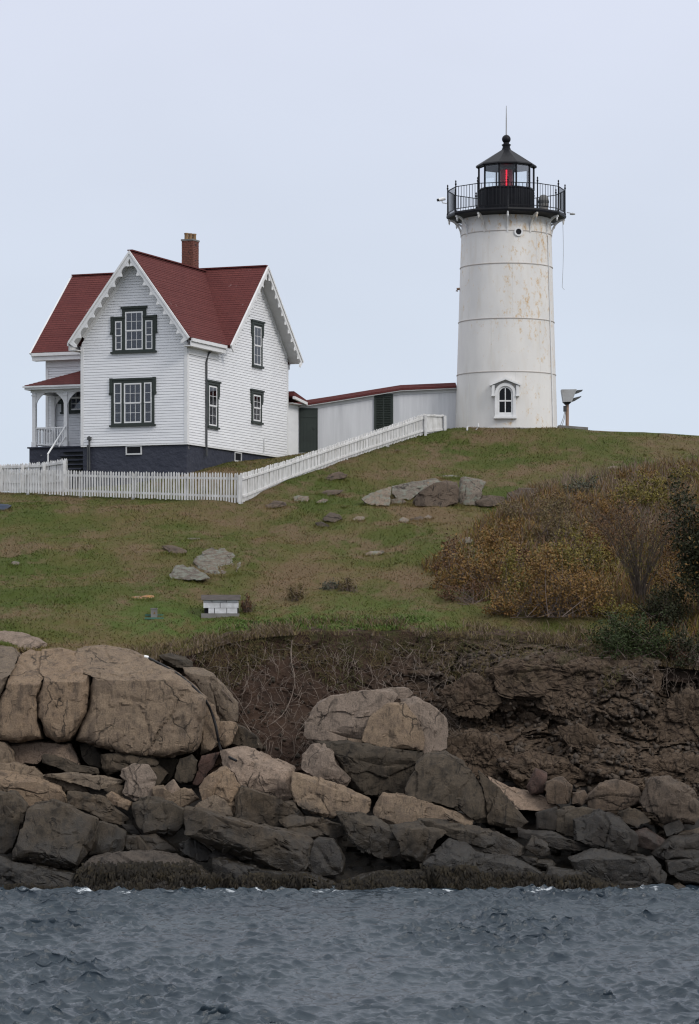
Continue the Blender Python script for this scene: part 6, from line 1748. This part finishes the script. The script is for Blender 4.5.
# dry weeds and undergrowth between the shrubs: uncountable
def weeds(n, poly_fn, hmin, hmax, mat, name, label, seed, w=.016, lean=.3):
    rr = np.random.default_rng(seed); X, Y = poly_fn(rr, n); n = len(X); Z = ground(X, Y)-.02
    h = rr.uniform(hmin,hmax,n); a = rr.uniform(0,2*np.pi,n); lx = rr.normal(0,lean,n)*h; ly = rr.normal(0,lean,n)*h
    rows = []
    for k in range(3):
        t = k/2; ww = w*(1-.75*t)
        x = X+lx*t*t; y = Y+ly*t*t; z = Z+h*t
        rows += [np.stack([x-np.cos(a)*ww, y-np.sin(a)*ww, z],1), np.stack([x+np.cos(a)*ww, y+np.sin(a)*ww, z],1)]
    V = np.stack(rows,1).reshape(-1,3); b = np.arange(n)*6
    F = np.concatenate([np.stack([b+2*k,b+2*k+1,b+2*k+3,b+2*k+2],1) for k in range(2)])
    o = link(name, np_mesh(name, V, F, M[mat])); tag(o, label, 'weeds', kind='stuff')
    return X, Y, Z, h, lx, ly
def thicket(rr, n):
    X = rr.uniform(2.5, 16, n); Y = rr.uniform(93, 122, n); px = CX + X/Y*F_PX
    lo = np.interp(px, [430,450,480,520,600,650,720], [103,101,99.0,97.0,96.0,93.4,93.0]); hi = np.interp(px, [430,470,520,600,660,720], [104,109,116,119,121,121.5])
    d = fbm(np.stack([X*.45,Y*.45,0*X],1),3,k=51)
    ok = (Y > lo) & (Y < hi) & (rr.random(n) < .75+1.2*d); return X[ok], Y[ok]
weeds(22000, thicket, .12, .50, 'weed_mauve', 'dry_weeds', 'mauve-brown dry weeds between the shrubs on the right slope', 61)
weeds(30000, thicket, .10, .46, 'leaf_yellow', 'undergrowth', 'rusty and yellow low undergrowth around the right-hand shrubs', 62, .02, .4)
weeds(16000, thicket, .10, .55, 'leaf_rust', 'russet_undergrowth', 'russet-brown brush filling the thicket on the right slope', 69, .02, .35)
weeds(12000, thicket, .15, .55, 'leaf_orange', 'orange_undergrowth', 'orange leafy brush filling the thicket on the right slope', 70, .024, .4)
def upper(rr, n):
    X = rr.uniform(5.5, 16, n); Y = rr.uniform(108, 122, n); px = CX + X/Y*F_PX
    ok = (px > 500) & (Y > np.interp(px,[500,560,720],[112,110,109])) & (Y < np.interp(px,[500,560,640,720],[114,119,121.5,122])); return X[ok], Y[ok]
weeds(8000, upper, .12, .55, 'weed_mauve', 'dry_stalks', 'pale mauve dead stalks near the brow of the slope', 63)
def lip(rr, n):
    X = rr.uniform(-7, 14, n); Y = edge_y(X) - .38 + rr.random(n)**1.6*1.7
    d = fbm(np.stack([X*.8,Y*.8,0*X],1),3,k=55); ok = rr.random(n) < .55+1.3*d; return X[ok], Y[ok]
weeds(13000, lip, .06, .26, 'leaf_weed', 'bluff_weeds', 'brown weeds along the lip of the bluff', 64, .018, .5)
weeds(9000, lip, .05, .30, 'weed_mauve', 'lip_stalks', 'pale dead stalks along the lip of the bluff', 68, .012, .6)
def belt(rr, n):
    X = rr.uniform(-3.6, 2.6, n); Y = rr.uniform(95.3, 96.6, n); d = fbm(np.stack([X*.9,Y*.9,0*X],1),3,k=57); ok = rr.random(n) < .5+1.4*d; return X[ok], Y[ok]
weeds(4200, belt, .03, .11, 'leaf_green', 'green_weeds', 'fresh green low weeds along the bluff edge right of the block box', 65, .03, .7)

def tufts(rr, n):
    X = rr.uniform(-15, 16, n); Y = edge_y(X) + .6 + rr.random(n)**1.2*33
    d = fbm(np.stack([X*.7,Y*.45,0*X],1),4,k=91); d2 = fbm(np.stack([X*3,Y*2,0*X],1),2,k=92)
    lx = (X+6.446)*.9304 - (Y-119)*.3665; ly = (X+6.446)*.3665 + (Y-119)*.9304
    ok = (d + .5*d2 > .12) & ~((lx > -8.4)&(lx < .3)&(ly > -.5)&(ly < 12)) & ((X-6.8)**2+(Y-130)**2 > 6); return X[ok], Y[ok]
weeds(26000, tufts, .04, .15, 'tuft', 'grass_tufts', 'coarse darker grass tufts scattered over the lawn', 66, .012, .6)

def skirts(rr, n):
    xs_, ys_ = [], []
    for ox, oy, sc0, pts in STONES:
        q = np.array([(ox+x/sc0, oy+y/sc0) for x, y in pts]); y0 = q[:,1].max(); x0, x1 = q[:,0].min(), q[:,0].max()
        m = int(14 + (x1-x0)*7); g = hit((x0+x1)/2, y0-.8); u = rr.uniform(-.05,1.05,m)
        low = np.interp(x0+(x1-x0)*u, *np.array(sorted(map(tuple, q[q[:,1] > q[:,1].mean()-1]))).T) if (q[:,1] > q[:,1].mean()-1).sum() > 1 else np.full(m, y0)
        xs_.append((x0+(x1-x0)*u-CX)/F_PX*g.y); ys_.append(g.y - .10 - rr.random(m)**2*.35 + (y0-low)*.05)
    return np.concatenate(xs_), np.concatenate(ys_)
weeds(1, skirts, .05, .14, 'blade', 'grass_skirts', 'longer grass growing up round the stones in the lawn', 67, .012, .5)

# roots, creepers and rubble on the bluff face: uncountable
CP = CLIFF_P[(np.abs(CLIFF_P[:,0]) < 13.5)]
cpx = CX + CP[:,0]/CP[:,1]*F_PX; cpy = HY - (CP[:,2]-EYE)/CP[:,1]*F_PX
def on_cliff(mask, n, rr): 
    s = np.where(mask)[0]; return CP[s[rr.integers(0,len(s),n)]]
rr = np.random.default_rng(71)
m1 = (cpx > 185) & (cpx < 470) & (cpy > 640) & (cpy < 745)
m2 = (cpx > 470) & (cpx < 699) & (cpy > 640) & (cpy < 680)
st = np.concatenate([on_cliff(m1, 820, rr), on_cliff(m2, 260, rr)]); n = len(st)
S = 8; path = np.zeros((n,S,3)); path[:,0] = st; dirv = np.stack([rr.normal(0,.8,n), -.25+rr.normal(0,.15,n), rr.normal(-.45,.6,n)],1)
for k in range(1,S):
    dirv = dirv*.86 + rr.normal(0,.28,(n,3))*np.array([1,.35,1]); dirv[:,2] -= .04
    path[:,k] = path[:,k-1] + dirv*.085
    yc = edge_y(path[:,k,0]) - .22 - np.clip(edge_z(path[:,k,0])-path[:,k,2],-.2,9)*np.interp(path[:,k,0],[-5.4,-3.2],[.34,.93])
    path[:,k,1] = np.minimum(path[:,k,1], yc+.05)*.5 + path[:,k,1]*.5
path[:,:,1] -= .10
V, F = tubes(path, rr.uniform(.004,.011,n), .003, 3)
o = link('roots', np_mesh('roots', V, F, M['root'])); tag(o, 'tangle of dry roots and creepers on the bluff face', 'roots', kind='stuff')
bm_ = (cpx > 195) & (cpx < 699) & (cpy > 632) & (cpy < 672 - 18*np.sin(cpx*.05))
for nm_, mt_, nn_, sd_, lb_ in (('bluff_brush','leaf_weed',4200,73,'brown brush hanging over the top of the bluff'),('bluff_grass','tuft',3600,74,'dull grass tufts clinging to the top of the bluff')):
    r2 = np.random.default_rng(sd_); q = on_cliff(bm_, nn_, r2); q = q + np.array([0,-.04,0])
    keep = fbm(q*1.3, 3, k=sd_) > -.12; q = q[keep]; m_ = len(q)
    tipv = np.stack([r2.normal(0,.5,m_), -.5+r2.normal(0,.2,m_), r2.normal(.35,.6,m_)],1)*r2.uniform(.08,.30,m_)[:,None]
    s3 = np.linspace(0,1,4)[None,:,None]; pth = q[:,None] + tipv[:,None]*s3; pth[:,:,2] -= .10*(s3[...,0]**2)
    V, F = tubes(pth, r2.uniform(.006,.014,m_), .003, 3)
    o = link(nm_, np_mesh(nm_, V, F, M[mt_])); tag(o, lb_, 'brush', kind='stuff')
def root(label, pts, r, nm='root'):
    dg = bpy.context.evaluated_depsgraph_get(); P = surf(pts, r, .05)
    o = MB().tube(P, [r*(1-.5*i/(len(P)-1)) for i in range(len(P))], 6).build(nm, M['root'], None, P[-1], 60, loc=P[-1]); tag(o, label, nm, 'long bleached roots on the bluff' if nm == 'root' else None)
SC.view_layers[0].update()
root('longest bleached root curling down the earth bluff left of the central stack', [(292,640),(291,652),(290,662),(295,674),(296,682),(292,696),(288,708),(282,717),(274,722),(266,727)], .022)
root('branched pale root drooping over the shoulder rock right of the hose', [(222,690),(230,698),(236,707),(240,716),(247,726),(254,736),(259,745)], .02)
root('second pale root beside the shoulder rock, slightly above the branched one', [(226,686),(236,694),(240,702),(245,714),(249,720)], .014)
root('short white root hooked on the bluff top above the ledge', [(236,642),(240,647),(243,651),(241,654)], .015)
root('thin pale root leaning above the central stack', [(367,664),(371,670),(373,676),(373,681)], .013)
root('thin pale root standing right of the central stack top', [(414,656),(416,664),(418,672),(419,680)], .013)
g = hit(348, 590)
P = [at(345.5,578.5,g.y), at(347,581,g.y), at(349.6,585.5,g.y), at(350,587.5,g.y)]
o = MB().tube(P, .03, 6).build('driftwood_stick', M['root'], None, P[-1], 60, loc=P[-1]); tag(o, 'pale driftwood stick standing in weeds on the lower lawn', 'stick')
# rubble on the bluff
def chips(n, mask, smin, smax, mat, name, label, seed):
    rr = np.random.default_rng(seed); c = on_cliff(mask, n, rr) - np.array([0,.05,0])
    cube = np.array([(-1,-1,-1),(1,-1,-1),(1,1,-1),(-1,1,-1),(-1,-1,1),(1,-1,1),(1,1,1),(-1,1,1)], float)
    V = cube[None]*(rr.uniform(smin,smax,(n,1,1))*rr.uniform(.5,1.3,(n,1,3))) + rr.normal(0,.012,(n,8,3))*(smax/.06)
    ax = rr.normal(0,1,(n,3)); ax /= np.linalg.norm(ax,axis=1)[:,None]; th = rr.uniform(0,3,n)[:,None,None]
    kx = ax[:,None]; V = V*np.cos(th) + np.cross(np.broadcast_to(kx,V.shape),V)*np.sin(th) + kx*(V*kx).sum(2,keepdims=True)*(1-np.cos(th))
    V += c[:,None]
    f = np.array([(0,3,2,1),(4,5,6,7),(0,1,5,4),(1,2,6,5),(2,3,7,6),(3,0,4,7)])
    F = (f[None] + (np.arange(n)*8)[:,None,None]).reshape(-1,4)
    o = link(name, np_mesh(name, V.reshape(-1,3), F, M[mat])); tag(o, label, 'rubble', kind='stuff')
chips(1500, (cpx > 430) & (cpy > 650) & (cpy < 800), .015, .075, 'rock_brown', 'rubble', 'angular brown rubble weathering out of the right bluff', 81)
chips(260, (cpx > 185) & (cpx < 450) & (cpy > 650) & (cpy < 780), .012, .05, 'rock_grey', 'rubble', 'small stones stuck in the earth bluff', 82)
